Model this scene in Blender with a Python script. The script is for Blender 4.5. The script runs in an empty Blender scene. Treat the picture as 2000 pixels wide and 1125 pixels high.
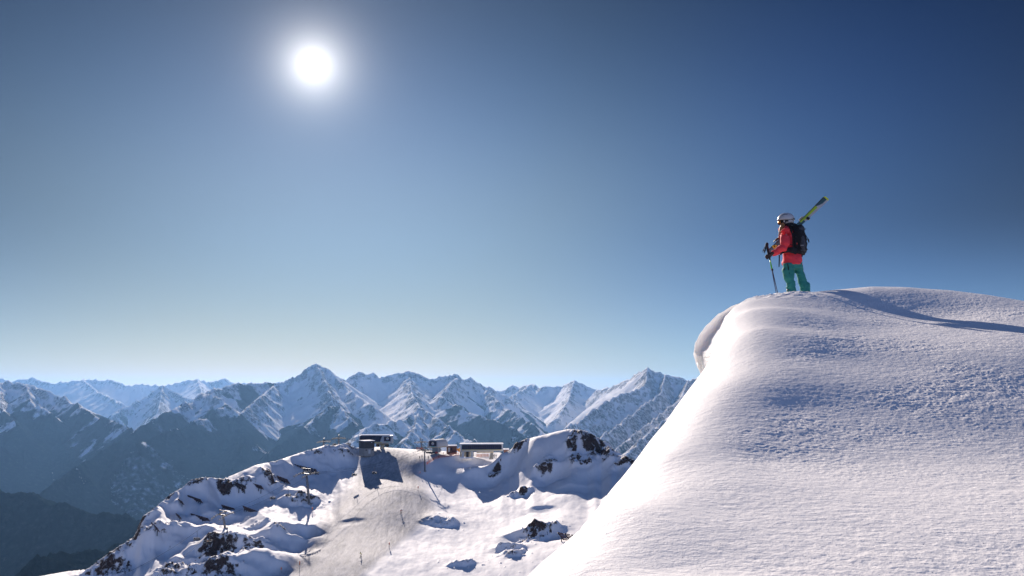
import bpy, bmesh, math, random
import numpy as np
from mathutils import Vector, Matrix, Euler

SC = bpy.context.scene
COL = SC.collection
R = math.radians
# ------------------------------------------------------------------ camera
F = 1570.0                      # focal length in photograph pixels (2000 wide)
PITCH = R(7.2)
cp, sp = math.cos(PITCH), math.sin(PITCH)
cam_d = bpy.data.cameras.new("camera"); cam = bpy.data.objects.new("camera", cam_d); COL.objects.link(cam)
cam.location = (0, 0, 0); cam.rotation_euler = (math.pi/2 + PITCH, 0, 0)
cam_d.sensor_width = 36.0; cam_d.lens = 36.0 * F / 2000.0
cam_d.clip_start = 0.1; cam_d.clip_end = 200000.0
SC.camera = cam

def ray(px, py):
    dx = (px - 1000.0) / F; dy = (562.5 - py) / F
    return np.array([dx, cp - dy*sp, sp + dy*cp])
def P(px, py, Y):
    """point Y metres in front of the camera on the sight line through a photograph pixel"""
    d = ray(px, py); return d * (Y / d[1])
def proj(x, y, z):
    zc = y*cp + z*sp; yc = -y*sp + z*cp
    return 1000.0 + F*x/zc, 562.5 - F*yc/zc

# ------------------------------------------------------------------ sun and sky
sd = ray(612, 127); sd = sd/np.linalg.norm(sd)
SUN_EL = math.asin(sd[2]); SUN_AZ = math.atan2(sd[0], sd[1])
sun_l = bpy.data.lights.new("sun", 'SUN'); sun = bpy.data.objects.new("sun", sun_l); COL.objects.link(sun)
sun_l.energy = 5.0; sun_l.angle = R(0.5); sun_l.color = (1.0, 0.875, 0.785)
sun.rotation_euler = Vector(sd).to_track_quat('Z', 'Y').to_euler()
sun.location = (-20, 20, 40)

W = bpy.data.worlds.new("World"); SC.world = W; W.use_nodes = True
nt = W.node_tree; nt.nodes.clear()
def N(tree, typ, **kw):
    n = tree.nodes.new(typ)
    for k, v in kw.items():
        if k.startswith('i_'):
            key = k[2:]; key = int(key) if key.isdigit() else key
            n.inputs[key].default_value = v
        else: setattr(n, k, v)
    return n
def math_n(t, op, a, b=None, c=None, clamp=False):
    n = t.nodes.new('ShaderNodeMath'); n.operation = op; n.use_clamp = clamp
    for i, v in enumerate((a, b, c)):
        if v is None: continue
        if isinstance(v, (int, float)): n.inputs[i].default_value = v
        else: t.links.new(v, n.inputs[i])
    return n.outputs[0]
sky = N(nt, 'ShaderNodeTexSky', sky_type='NISHITA', sun_disc=False, sun_elevation=SUN_EL, sun_rotation=SUN_AZ,
        altitude=2300, air_density=1.0, dust_density=0.18, ozone_density=3.0)
tc = N(nt, 'ShaderNodeTexCoord')
vn = N(nt, 'ShaderNodeVectorMath', operation='NORMALIZE'); nt.links.new(tc.outputs['Generated'], vn.inputs[0])
vd = N(nt, 'ShaderNodeVectorMath', operation='DOT_PRODUCT'); nt.links.new(vn.outputs[0], vd.inputs[0]); vd.inputs[1].default_value = tuple(sd)
ang = math_n(nt, 'ARCCOSINE', math_n(nt, 'MINIMUM', vd.outputs['Value'], 0.999999))
SKY_STRENGTH = 0.043
# sky painted darker outwards, brighter behind the camera; a bright aureole surrounds the disc
sz = N(nt, 'ShaderNodeSeparateXYZ'); nt.links.new(vn.outputs[0], sz.inputs[0])
def srange(val, f0, f1, t0=0.0, t1=1.0):
    n = N(nt, 'ShaderNodeMapRange', interpolation_type='SMOOTHSTEP'); nt.links.new(val, n.inputs['Value'])
    for k, v in zip(('From Min', 'From Max', 'To Min', 'To Max'), (f0, f1, t0, t1)): n.inputs[k].default_value = v
    return n.outputs[0]
def cmix(fac, c0, c1):
    n = N(nt, 'ShaderNodeMix', data_type='RGBA'); n.inputs[6].default_value = (*c0, 1); n.inputs[7].default_value = (*c1, 1); nt.links.new(fac, n.inputs[0]); return n.outputs[2]
def cmul(c0, c1):
    n = N(nt, 'ShaderNodeMix', data_type='RGBA', blend_type='MULTIPLY'); n.inputs[0].default_value = 1.0; nt.links.new(c0, n.inputs[6]); nt.links.new(c1, n.inputs[7]); return n.outputs[2]
bk = srange(ang, 0.95, 1.9, 1.0, -0.9)  # unseen sky behind the camera brightened to fill the shaded slopes
hi = srange(sz.outputs['Z'], -0.02, 0.20)
cd_ = ray(740, 300); cd_ = cd_/np.linalg.norm(cd_)      # chosen centre; sky colour darkens around it to imitate lens vignetting
vc = N(nt, 'ShaderNodeVectorMath', operation='DOT_PRODUCT'); nt.links.new(vn.outputs[0], vc.inputs[0]); vc.inputs[1].default_value = tuple(cd_)
angc = math_n(nt, 'ARCCOSINE', math_n(nt, 'MINIMUM', vc.outputs['Value'], 0.999999))
da = math_n(nt, 'MULTIPLY', 0.88, math_n(nt, 'SUBTRACT', 1.0, math_n(nt, 'EXPONENT', math_n(nt, 'MULTIPLY', math_n(nt, 'POWER', math_n(nt, 'DIVIDE', angc, 0.49), 2.0), -1.0))))
dark = math_n(nt, 'SUBTRACT', 1.0, math_n(nt, 'MULTIPLY', math_n(nt, 'MULTIPLY', da, bk), hi))
up = math_n(nt, 'SUBTRACT', 1.0, math_n(nt, 'MULTIPLY', srange(sz.outputs['Z'], 0.22, 0.50), math_n(nt, 'MULTIPLY', math_n(nt, 'MAXIMUM', bk, 0.0), 0.52)))
dark = math_n(nt, 'MULTIPLY', dark, up)
away = math_n(nt, 'MULTIPLY', srange(ang, 0.30, 0.75), math_n(nt, 'MAXIMUM', bk, 0.0))
tint = cmul(cmix(away, (1.19, 1.09, 0.93), (0.72, 1.12, 1.60)), cmix(srange(sz.outputs['Z'], -0.02, 0.20), (0.82, 0.67, 0.60), (1, 1, 1)))
tint = cmul(tint, cmix(srange(sz.outputs['Z'], 0.20, 0.45), (1, 1, 1), (0.80, 1.00, 1.27)))
tint = cmul(tint, cmix(srange(ang, 0.9, 1.6), (1, 1, 1), (1.05, 1.0, 1.22)))  # added blue tint for the fill from the unseen rear sky
skt = cmul(sky.outputs[0], tint)
skc = N(nt, 'ShaderNodeVectorMath', operation='SCALE'); nt.links.new(skt, skc.inputs[0]); nt.links.new(dark, skc.inputs['Scale'])
bg = N(nt, 'ShaderNodeBackground'); nt.links.new(skc.outputs[0], bg.inputs['Color']); bg.inputs['Strength'].default_value = SKY_STRENGTH
g1 = math_n(nt, 'MULTIPLY', math_n(nt, 'EXPONENT', math_n(nt, 'MULTIPLY', ang, -1/0.021)), 1.35)
g2 = math_n(nt, 'MULTIPLY', math_n(nt, 'EXPONENT', math_n(nt, 'MULTIPLY', ang, -1/0.12)), 0.075)
disc = math_n(nt, 'MULTIPLY', math_n(nt, 'LESS_THAN', ang, 0.012), 8.0)
gs = math_n(nt, 'ADD', math_n(nt, 'ADD', g1, g2), disc)
sepw = N(nt, 'ShaderNodeSeparateXYZ'); nt.links.new(vn.outputs[0], sepw.inputs[0])
hz = math_n(nt, 'MULTIPLY', math_n(nt, 'EXPONENT', math_n(nt, 'MULTIPLY', math_n(nt, 'ABSOLUTE', sepw.outputs['Z']), -1/0.11)), 0.07)
gs = math_n(nt, 'ADD', gs, hz)
bg2 = N(nt, 'ShaderNodeBackground'); bg2.inputs['Color'].default_value = (1.0, 0.95, 0.90, 1); nt.links.new(gs, bg2.inputs['Strength'])
ad = N(nt, 'ShaderNodeAddShader'); nt.links.new(bg.outputs[0], ad.inputs[0]); nt.links.new(bg2.outputs[0], ad.inputs[1])
wo = N(nt, 'ShaderNodeOutputWorld'); nt.links.new(ad.outputs[0], wo.inputs['Surface'])

SC.view_settings.view_transform = 'Standard'; SC.view_settings.look = 'None'
SC.view_settings.exposure = 0.64; SC.view_settings.gamma = 1.0; SC.view_settings.use_curve_mapping = False
SC.cycles.max_bounces = 6; SC.cycles.diffuse_bounces = 4; SC.cycles.volume_bounces = 0
SC.cycles.use_denoising = True; SC.cycles.sample_clamp_indirect = 4.0

# ------------------------------------------------------------------ numeric helpers
_rng = np.random.RandomState(7); _perm = _rng.permutation(4096).astype(np.int32); _perm2 = np.r_[_perm, _perm]
_ga = _rng.rand(4096)*2*math.pi; _gx = (1.5*np.cos(_ga)).astype(np.float32); _gy = (1.5*np.sin(_ga)).astype(np.float32)
def noise(x, y, seed=0):
    x = np.asarray(x, np.float32); y = np.asarray(y, np.float32)
    x0 = np.floor(x); y0 = np.floor(y); fx = x-x0; fy = y-y0
    ix = (x0.astype(np.int32) + seed*53) & 4095; iy = (y0.astype(np.int32) + seed*131) & 4095
    ux = fx*fx*(3-2*fx); uy = fy*fy*(3-2*fy)
    p0 = _perm[ix]; p1 = _perm[(ix+1) & 4095]; iy1 = (iy+1) & 4095
    def g(pp, jy, dx, dy):
        k = _perm2[pp+jy]; return _gx[k]*dx + _gy[k]*dy
    a = g(p0, iy, fx, fy); b = g(p1, iy, fx-1, fy); c = g(p0, iy1, fx, fy-1); d = g(p1, iy1, fx-1, fy-1)
    ab = a+(b-a)*ux; cd = c+(d-c)*ux
    return ab + (cd-ab)*uy
def fbm(x, y, oct=4, seed=0, gain=0.5, lac=2.03):
    s = 0; a = 1.0
    for i in range(oct):
        s = s + a*noise(x, y, seed+i*17); a *= gain; x = x*lac+3.1; y = y*lac-1.7
    return s
def ridged(x, y, oct=4, seed=0, gain=0.5):
    s = 0; a = 1.0
    for i in range(oct):
        n = 1-2*np.abs(noise(x, y, seed+i*13)); s = s + a*n; a *= gain; x = x*2.07+5.2; y = y*2.07+1.3
    return s
def sstep(a, b, x):
    t = np.clip((x-a)/(b-a), 0, 1); return t*t*(3-2*t)
def tps(pts):
    pts = np.asarray(pts, float); xy = pts[:, :2]; z = pts[:, 2]; n = len(pts)
    sc = np.abs(xy).max(); q = xy/sc
    def U(r2): return np.where(r2 > 1e-14, r2*np.log(r2+1e-14), 0)
    d2 = ((q[:, None]-q[None])**2).sum(-1)
    A = np.zeros((n+3, n+3)); A[:n, :n] = U(d2) + 1e-6*np.eye(n); A[:n, n] = 1; A[:n, n+1:] = q; A[n, :n] = 1; A[n+1:, :n] = q.T
    w = np.linalg.solve(A, np.r_[z, 0, 0, 0])
    def f(x, y):
        x = x/sc; y = y/sc; o = w[n] + w[n+1]*x + w[n+2]*y
        for i in range(n): o = o + w[i]*U((x-q[i, 0])**2 + (y-q[i, 1])**2)
        return o
    return f
class Polar:
    """height field on a fan of azimuths by ranges about the viewpoint"""
    def __init__(s, px0, px1, ncol, r):
        s.az = np.arctan(np.linspace((px0-1000)/F/cp, (px1-1000)/F/cp, ncol)); s.r = np.asarray(r, float)
        s.A, s.Rr = np.meshgrid(s.az, s.r, indexing='ij')
        s.x = s.Rr*np.sin(s.A); s.y = s.Rr*np.cos(s.A); s.z = None
    def rows(s):
        return proj(s.x, s.y, s.z)
    def fit_skyline(s, line, power=2.0, cut=None, widths=(60, 16, 6)):
        """raise or lower whole columns a little so that the crest meets the traced skyline"""
        def smooth(v, n):
            w_ = np.hanning(2*n+1); w_ /= w_.sum(); return np.convolve(np.r_[np.full(n, v[0]), v, np.full(n, v[-1])], w_, 'valid')
        L = np.array([[math.atan2(*ray(a, b)[:2]), ray(a, b)[2]/math.hypot(*ray(a, b)[:2])] for a, b in line])
        te = np.interp(s.az, L[:, 0], L[:, 1], left=np.nan, right=np.nan)
        for w in widths:
            e = s.z/s.Rr
            if cut is not None: e = np.where(cut(s.x, s.y), -9, e)
            k = np.argmax(e, 1); i = np.arange(len(k)); rc = s.r[k]
            dz = (te - e[i, k])*rc; ok = ~np.isnan(dz)
            dz = np.interp(s.az, s.az[ok], dz[ok]); dz = smooth(dz, w); rc = smooth(rc, 45)
            s.z = s.z + dz[:, None]*np.clip(s.Rr/rc[:, None], 0, 1)**(power if w > 10 else power*1.3)
    def at(s, px, py):
        """ground point seen at a photograph pixel"""
        d = ray(px, py); a = math.atan2(d[0], d[1]); e = d[2]/math.hypot(d[0], d[1])
        j = int(np.clip(np.searchsorted(s.az, a), 1, len(s.az)-1))
        z = s.z[j]; el = z/s.r; k = np.argmax(el >= e) if (el >= e).any() else int(np.argmax(el))
        r = s.r[k]; return Vector((r*math.sin(a), r*math.cos(a), float(z[k])))
    def h(s, x, y):
        a = math.atan2(x, y); r = math.hypot(x, y)
        fi = np.interp(a, s.az, np.arange(len(s.az))); fk = np.interp(r, s.r, np.arange(len(s.r)))
        i = min(int(fi), len(s.az)-2); k = min(int(fk), len(s.r)-2); u = fi-i; v = fk-k; z = s.z
        return float((z[i, k]*(1-u)+z[i+1, k]*u)*(1-v) + (z[i, k+1]*(1-u)+z[i+1, k+1]*u)*v)
    def mesh(s, name, mat, attrs={}):
        na, nr = s.z.shape
        co = np.stack([s.x, s.y, s.z], -1).reshape(-1, 3).astype(np.float32)
        idx = np.arange(na*nr).reshape(na, nr)
        q = np.stack([idx[:-1, :-1], idx[:-1, 1:], idx[1:, 1:], idx[1:, :-1]], -1).reshape(-1, 4)
        q = q[:, ::-1]
        me = bpy.data.meshes.new(name); me.vertices.add(len(co)); me.vertices.foreach_set('co', co.ravel())
        me.loops.add(q.size); me.loops.foreach_set('vertex_index', q.ravel().astype(np.int32))
        me.polygons.add(len(q)); me.polygons.foreach_set('loop_start', np.arange(0, q.size, 4, dtype=np.int32))
        me.polygons.foreach_set('use_smooth', np.ones(len(q), bool))
        me.update(calc_edges=True)
        for k, v in attrs.items():
            at = me.attributes.new(k, 'FLOAT', 'POINT'); at.data.foreach_set('value', v.reshape(-1).astype(np.float32))
        me.materials.append(mat)
        o = bpy.data.objects.new(name, me); COL.objects.link(o); return o
def structure(o, kind='structure'): o['kind'] = kind; return o

# ------------------------------------------------------------------ materials
def new_mat(name, color=(0.5, 0.5, 0.5), rough=0.6, metal=0.0, var=0.0, scale=5.0, spec=0.5, coat=0.0, bump=0.0):
    m = bpy.data.materials.new(name); m.use_nodes = True; t = m.node_tree
    b = t.nodes['Principled BSDF']
    b.inputs['Roughness'].default_value = rough; b.inputs['Metallic'].default_value = metal
    b.inputs['Specular IOR Level'].default_value = spec; b.inputs['Coat Weight'].default_value = coat
    b.inputs['Base Color'].default_value = (*color, 1)
    tcn = N(t, 'ShaderNodeTexCoord'); nz = N(t, 'ShaderNodeTexNoise'); nz.inputs['Scale'].default_value = scale; nz.inputs['Detail'].default_value = 5
    t.links.new(tcn.outputs['Object'], nz.inputs['Vector'])
    if var > 0:
        mx = N(t, 'ShaderNodeMix', data_type='RGBA')
        mx.inputs[6].default_value = (*[c*(1-var) for c in color], 1); mx.inputs[7].default_value = (*[min(1, c*(1+var)) for c in color], 1)
        t.links.new(nz.outputs['Fac'], mx.inputs[0]); t.links.new(mx.outputs[2], b.inputs['Base Color'])
    if bump > 0:
        bp = N(t, 'ShaderNodeBump'); bp.inputs['Distance'].default_value = bump
        t.links.new(nz.outputs['Fac'], bp.inputs['Height']); t.links.new(bp.outputs[0], b.inputs['Normal'])
    return m
def ramp(t, val, stops):
    n = t.nodes.new('ShaderNodeValToRGB'); cr = n.color_ramp
    while len(cr.elements) < len(stops): cr.elements.new(0.5)
    for e, (p, c) in zip(cr.elements, stops): e.position = p; e.color = (*c, 1) if len(c) == 3 else c
    t.links.new(val, n.inputs[0]); return n.outputs[0]

SNOW = (0.89, 0.88, 0.88)
def far_material():
    m = bpy.data.materials.new("alpine mountainside"); m.use_nodes = True; t = m.node_tree; b = t.nodes['Principled BSDF']
    b.inputs['Roughness'].default_value = 0.9; b.inputs['Specular IOR Level'].default_value = 0.0
    geo = N(t, 'ShaderNodeNewGeometry'); sepn = N(t, 'ShaderNodeSeparateXYZ'); t.links.new(geo.outputs['Normal'], sepn.inputs[0])
    sep = N(t, 'ShaderNodeSeparateXYZ'); t.links.new(geo.outputs['Position'], sep.inputs[0])
    def nz(scale, detail=6, rough=0.6, stretch=(1, 1, 1)):
        mp = N(t, 'ShaderNodeMapping'); mp.inputs['Scale'].default_value = stretch; t.links.new(geo.outputs['Position'], mp.inputs['Vector'])
        n = N(t, 'ShaderNodeTexNoise'); n.inputs['Scale'].default_value = scale; n.inputs['Detail'].default_value = detail; n.inputs['Roughness'].default_value = rough
        t.links.new(mp.outputs[0], n.inputs['Vector']); return n.outputs['Fac']
    n_big = nz(1/900., 5); n_mid = nz(1/160., 6, 0.65); n_fine = nz(1/35., 4, 0.7)
    att = N(t, 'ShaderNodeAttribute', attribute_name='forest'); atr = N(t, 'ShaderNodeAttribute', attribute_name='rock')
    rk = math_n(t, 'ADD', math_n(t, 'MULTIPLY_ADD', sepn.outputs['Z'], -1.0, 0.55), math_n(t, 'MULTIPLY_ADD', n_mid, 0.8, -0.42))
    rk = math_n(t, 'MULTIPLY_ADD', atr.outputs['Fac'], 0.20, rk)
    rock = math_n(t, 'MULTIPLY', rk, 9.0, clamp=True)
    rock = math_n(t, 'MULTIPLY', rock, math_n(t, 'MULTIPLY_ADD', n_fine, 4.0, -1.3, clamp=True))
    # forest low down, broken by avalanche tracks and clearings
    fa = math_n(t, 'MULTIPLY_ADD', att.outputs['Fac'], 1.7, math_n(t, 'MULTIPLY_ADD', n_fine, 2.6, -1.8))
    fa = math_n(t, 'MULTIPLY', fa, 1.5, clamp=True)
    fcol = ramp(t, n_fine, [(0.3, (0.004, 0.008, 0.008)), (0.55, (0.009, 0.015, 0.013)), (0.75, (0.028, 0.034, 0.032))])
    # snow-free meadows on the valley floor
    low = math_n(t, 'MULTIPLY_ADD', sep.outputs['Z'], -1/120., -9.0, clamp=True)
    scol = N(t, 'ShaderNodeMix', data_type='RGBA'); scol.inputs[6].default_value = (*SNOW, 1); scol.inputs[7].default_value = (0.16, 0.14, 0.085, 1); t.links.new(low, scol.inputs[0])
    m1 = N(t, 'ShaderNodeMix', data_type='RGBA'); t.links.new(scol.outputs[2], m1.inputs[6]); m1.inputs[7].default_value = (0.085, 0.08, 0.08, 1); t.links.new(rock, m1.inputs[0])
    m2 = N(t, 'ShaderNodeMix', data_type='RGBA'); t.links.new(m1.outputs[2], m2.inputs[6]); t.links.new(fcol, m2.inputs[7]); t.links.new(fa, m2.inputs[0])
    t.links.new(m2.outputs[2], b.inputs['Base Color'])
    bp = N(t, 'ShaderNodeBump'); bp.inputs['Distance'].default_value = 22.0; bp.inputs['Strength'].default_value = 0.6; t.links.new(n_fine, bp.inputs['Height']); t.links.new(bp.outputs[0], b.inputs['Normal'])
    return m
M_FAR = far_material()

# ------------------------------------------------------------------ far mountains (kilometres away)
def far_mountains():
    fan = Polar(-320, 1900, 1500, np.exp(np.linspace(math.log(1100), math.log(34000), 1150)))
    x, y = fan.x, fan.y
    # wander the plan so nothing runs dead straight
    wx = x + 110*fbm(x/1500, y/1500, 3, 5) + 30*fbm(x/330, y/330, 3, 9)
    wy = y + 110*fbm(x/1500+7, y/1500, 3, 6) + 30*fbm(x/330, y/330+4, 3, 10)
    H = -1480 + 90*fbm(x/2500, y/2500, 3, 3)
    G = np.zeros_like(H); T = np.full_like(H, -600.0); D = np.full_like(H, 3000.0)
    ridges = [
     # far left skyline
     (0.62, -900, [(-500,735,23),(-150,733,23),(0,738,22),(25,743,22),(60,738,22),(100,749,21),(150,742,21),(215,742,21),(240,751,20),(283,751,20),(320,754,20),(350,746,20),(385,739,20),(405,748,20),(440,739,21),(460,750,21),(500,749,21),(560,748,21),(640,752,21)]),
     (0.55, -900, [(160,742,21),(190,765,18.5),(240,790,16.5)]), (0.55, -900, [(385,739,20),(395,770,17.5),(360,790,16)]),
     # small pyramid in the valley head
     (0.62, -500, [(215,815,13.2),(240,797,13.6),(280,779,14),(318,754,14.5),(345,770,14.3),(385,785,14),(420,800,13.5)]),
     (0.62, -500, [(318,754,14.5),(310,800,13),(290,835,12)]),
     # left massif
     (0.55, -190, [(-420,742,11),(-200,741,10.5),(0,747,10),(50,750,9.8),(85,765,9.5),(120,775,9.3),(150,790,9),(180,812,8.6),(215,822,8.3),(240,832,8),(270,850,7.6)]),
     (0.5, -190, [(50,750,9.8),(60,785,9),(100,812,8.5)]),
     (0.5, -190, [(0,747,10),(0,800,8.8),(40,838,8)]),
     (0.5, -190, [(-120,742,10.3),(-80,800,8.6),(-40,850,7.6)]),
     # central peak: long left ridge, summit and spurs
     (0.6, -80, [(60,985,5.4),(95,958,5.7),(150,915,6.1),(200,885,6.6),(260,848,7.2),(330,803,8),(400,768,8.9),(460,752,9.5),(540,750,10),(575,740,10.2),(600,722,10.3),(617,711,10.4),(635,717,10.4),(655,737,10.5),(672,744,10.7)]),
     (0.55, -90, [(400,768,8.9),(445,790,8.2),(400,820,7.7),(330,846,7.1),(262,871,6.6)]),
     (0.6, -560, [(540,750,10),(500,785,8.8),(470,812,8.2)]),
     (0.6, -90, [(470,812,8.1),(478,850,7.5),(470,890,7.0)]),
     (0.6, -600, [(617,711,10.4),(640,760,9.5),(652,788,8.9)]),
     (0.55, -90, [(650,790,8.8),(640,800,8.6),(600,832,8.0),(550,868,7.5),(500,905,7.0)]),
     (0.5, -190, [(652,788,8.9),(680,815,8.3),(705,850,7.7),(700,880,7.2)]),
     (0.5, -600, [(655,740,10.3),(690,770,9.6),(735,800,8.9)]),
     # right hand continuation
     (0.58, -430, [(672,744,11),(700,727,11.3),(715,733,11.3),(728,730,11.4),(740,741,11.4),(760,732,11.5),(800,727,11.5),(815,730,11.5),(840,741,11.5),(870,735,11.6),(892,733,11.7),(905,743,11.8),(918,738,11.9),(960,760,12),(985,770,12)]),
     (0.55, -430, [(800,735,11.3),(805,775,9.8),(820,799,9),(845,815,8.6),(875,835,8.1),(915,858,7.6),(960,880,7.2),(1000,905,6.8)]),
     (0.5, -430, [(820,799,9),(790,820,8.4),(750,828,8),(715,834,7.8),(690,865,7.2)]),
     (0.5, -430, [(820,799,9),(810,840,8),(780,880,7.2)]),
     (0.55, -200, [(890,740,11.5),(860,775,10.3),(905,800,9.6),(960,822,9.1),(1010,842,8.7),(1060,865,8.2),(1100,890,7.8)]),
     (0.55, -430, [(950,765,11.6),(990,800,10.6),(1040,830,9.8)]),
     # far centre right
     (0.6, -900, [(950,768,16),(985,757,16),(1000,752,16),(1015,758,16),(1038,752,15.5),(1060,757,15),(1075,752,15),(1100,755,15),(1122,745,14.6),(1150,757,14.5),(1165,762,14.5),(1200,760,14.5)]),
     (0.55, -900, [(1038,752,15.5),(1000,775,13.6),(1020,800,12.6)]), (0.55, -900, [(1122,745,14.6),(1110,785,13),(1090,815,12)]),
     # right peak with its buttresses
     (0.62, -620, [(1165,765,13.5),(1195,757,13),(1220,745,12.4),(1240,735,12),(1265,719,11.6),(1280,727,11.6),(1300,734,11.5),(1320,735,11.5),(1345,743,11.5),(1365,737,11.4),(1400,727,11),(1470,722,10.5),(1600,735,10)]),
     (0.68, -620, [(1265,719,11.6),(1262,752,10.8),(1220,768,10.2),(1185,785,9.7),(1150,808,9.2),(1115,830,8.7),(1080,860,8.1)]),
     (0.7, -620, [(1300,734,11.5),(1290,770,10.4),(1255,795,9.6),(1215,825,8.9),(1180,850,8.3),(1150,880,7.7)]),
     (0.7, -620, [(1345,743,11.4),(1330,780,10.1),(1290,810,9.2),(1240,850,8.3),(1200,885,7.7)]),
     (0.6, -620, [(1400,727,11),(1360,770,9.4),(1310,815,8.4),(1265,850,7.7),(1220,890,7.1),(1190,915,6.8)]),
     (0.6, -620, [(1480,735,10),(1420,800,8.2),(1360,860,7.2),(1300,900,6.6),(1240,925,6.2)]),
     # dark wooded foothills at lower left
     (0.5, 2000, [(-400,870,4.3),(-150,915,4.2),(0,950,4.1),(60,962,4.1),(130,985,4.0),(160,1003,4.0),(215,1005,3.9),(240,1016,3.9),(270,1022,3.8),(330,1045,3.6)]),
     (0.5, 2000, [(20,1150,2.2),(60,1118,2.3),(115,1085,2.4),(150,1072,2.45),(200,1060,2.5),(225,1053,2.5),(250,1056,2.5),(300,1065,2.5)]),
    ]
    for ri, (sl, tl, pts) in enumerate(ridges):
        W3 = np.array([P(a, b, k*1000) for a, b, k in pts]); u0 = 0
        for i in range(len(W3)-1):
            A, B = W3[i], W3[i+1]; d = B[:2]-A[:2]; L = math.hypot(*d)
            reach = 4200.0
            c0, c1 = min(A[0], B[0])-reach, max(A[0], B[0])+reach; e0, e1 = min(A[1], B[1])-reach, max(A[1], B[1])+reach
            ks = np.where((fan.r > e0*0.9) & (fan.r < e1*1.25+500))[0]
            if len(ks) == 0: continue
            sl_ = slice(ks[0], ks[-1]+1); X = x[:, sl_]; Y = y[:, sl_]
            m = (X > c0) & (X < c1) & (Y > e0) & (Y < e1)
            if not m.any(): continue
            qx = wx[:, sl_][m]; qy = wy[:, sl_][m]; rx = X[m]; ry = Y[m]
            # close to the crest use the true plan, further down the wandering one
            t0 = np.clip(((rx-A[0])*d[0]+(ry-A[1])*d[1])/L**2, 0, 1); d0 = np.hypot(rx-A[0]-t0*d[0], ry-A[1]-t0*d[1])
            k = sstep(30, 500, d0); qx = rx+(qx-rx)*k; qy = ry+(qy-ry)*k
            t = np.clip(((qx-A[0])*d[0]+(qy-A[1])*d[1])/L**2, 0, 1)
            dx = qx-A[0]-t*d[0]; dy = qy-A[1]-t*d[1]; dist = np.hypot(dx, dy)
            side = np.sign(dx*d[1]-dy*d[0])
            u = u0 + t*L
            z = A[2]+(B[2]-A[2])*t
            an = np.arctan2(dx, dy)*260
            v = (u + an*0.0)
            gul = ridged(v/780+side*31.7, dist/2600+ri, 2, 40+ri) + 0.4*ridged(v/240+side*11.3, dist/1100+ri*3, 2, 70+ri)
            drop = sl*1.36*dist*(1.0+0.25*np.exp(-dist/260)) - 0.00003*dist**2
            amp = np.minimum(dist*0.10, 60)
            h = z - drop + (gul-0.6)*amp
            Hs = H[:, sl_]; Gs = G[:, sl_]; cur = Hs[m]; up = h > cur
            cur[up] = h[up]; Hs[m] = cur; gg = Gs[m]; gg[up] = gul[up]; Gs[m] = gg
            for Q, val in ((T, tl+0*h), (D, dist)):
                Q_ = Q[:, sl_]; q_ = Q_[m]; q_[up] = val[up]; Q_[m] = q_
            u0 += L
    tex = ridged(x/300, y/300, 5, 21)
    crest = np.exp(-D/260)
    H = H + (tex-0.6)*(3+30*crest)*sstep(-1400, -900, H) + 10*fbm(x/700, y/700, 3, 50)*sstep(0, 700, D)
    forest = (T - H)/170 - 0.9 + 1.1*fbm(x/900, y/900, 3, 61) + 1.5*(G-0.75) + 1.3*fbm(x/230, y/230, 3, 62)
    forest = sstep(-0.2, 0.6, forest)
    nearby = (T > 1000)*0.25
    forest *= (1-0.7*sstep(0.55, 0.85, fbm(x/300, y/520, 5, 63))*(T < 1000))*(1-0.3*sstep(0.50, 0.25, G + 0.3*fbm(x/400, y/400, 3, 64))*(T < 1000)) + nearby
    rockm = crest*0.9 + 0.55*np.exp(-D/900) + 0.25*(G-0.6)
    # foothill tree cover roughens the two near wooded slopes
    near = sstep(5200, 4300, fan.Rr); H = H + near*7*np.abs(noise(x/14, y/14, 77))
    fan.z = H
    o = fan.mesh("mountains", M_FAR, {'forest': forest, 'rock': rockm}); structure(o)
    return fan
FARF = far_mountains()
gm = bpy.data.meshes.new("valley_floor")
gm.from_pydata([(-58000, -19000, -1800), (58000, -19000, -1800), (58000, 37500, -1800), (-58000, 37500, -1800)], [], [(0, 1, 2, 3)])
gm.materials.append(M_FAR); go = bpy.data.objects.new("valley_floor", gm); COL.objects.link(go); structure(go)
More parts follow.
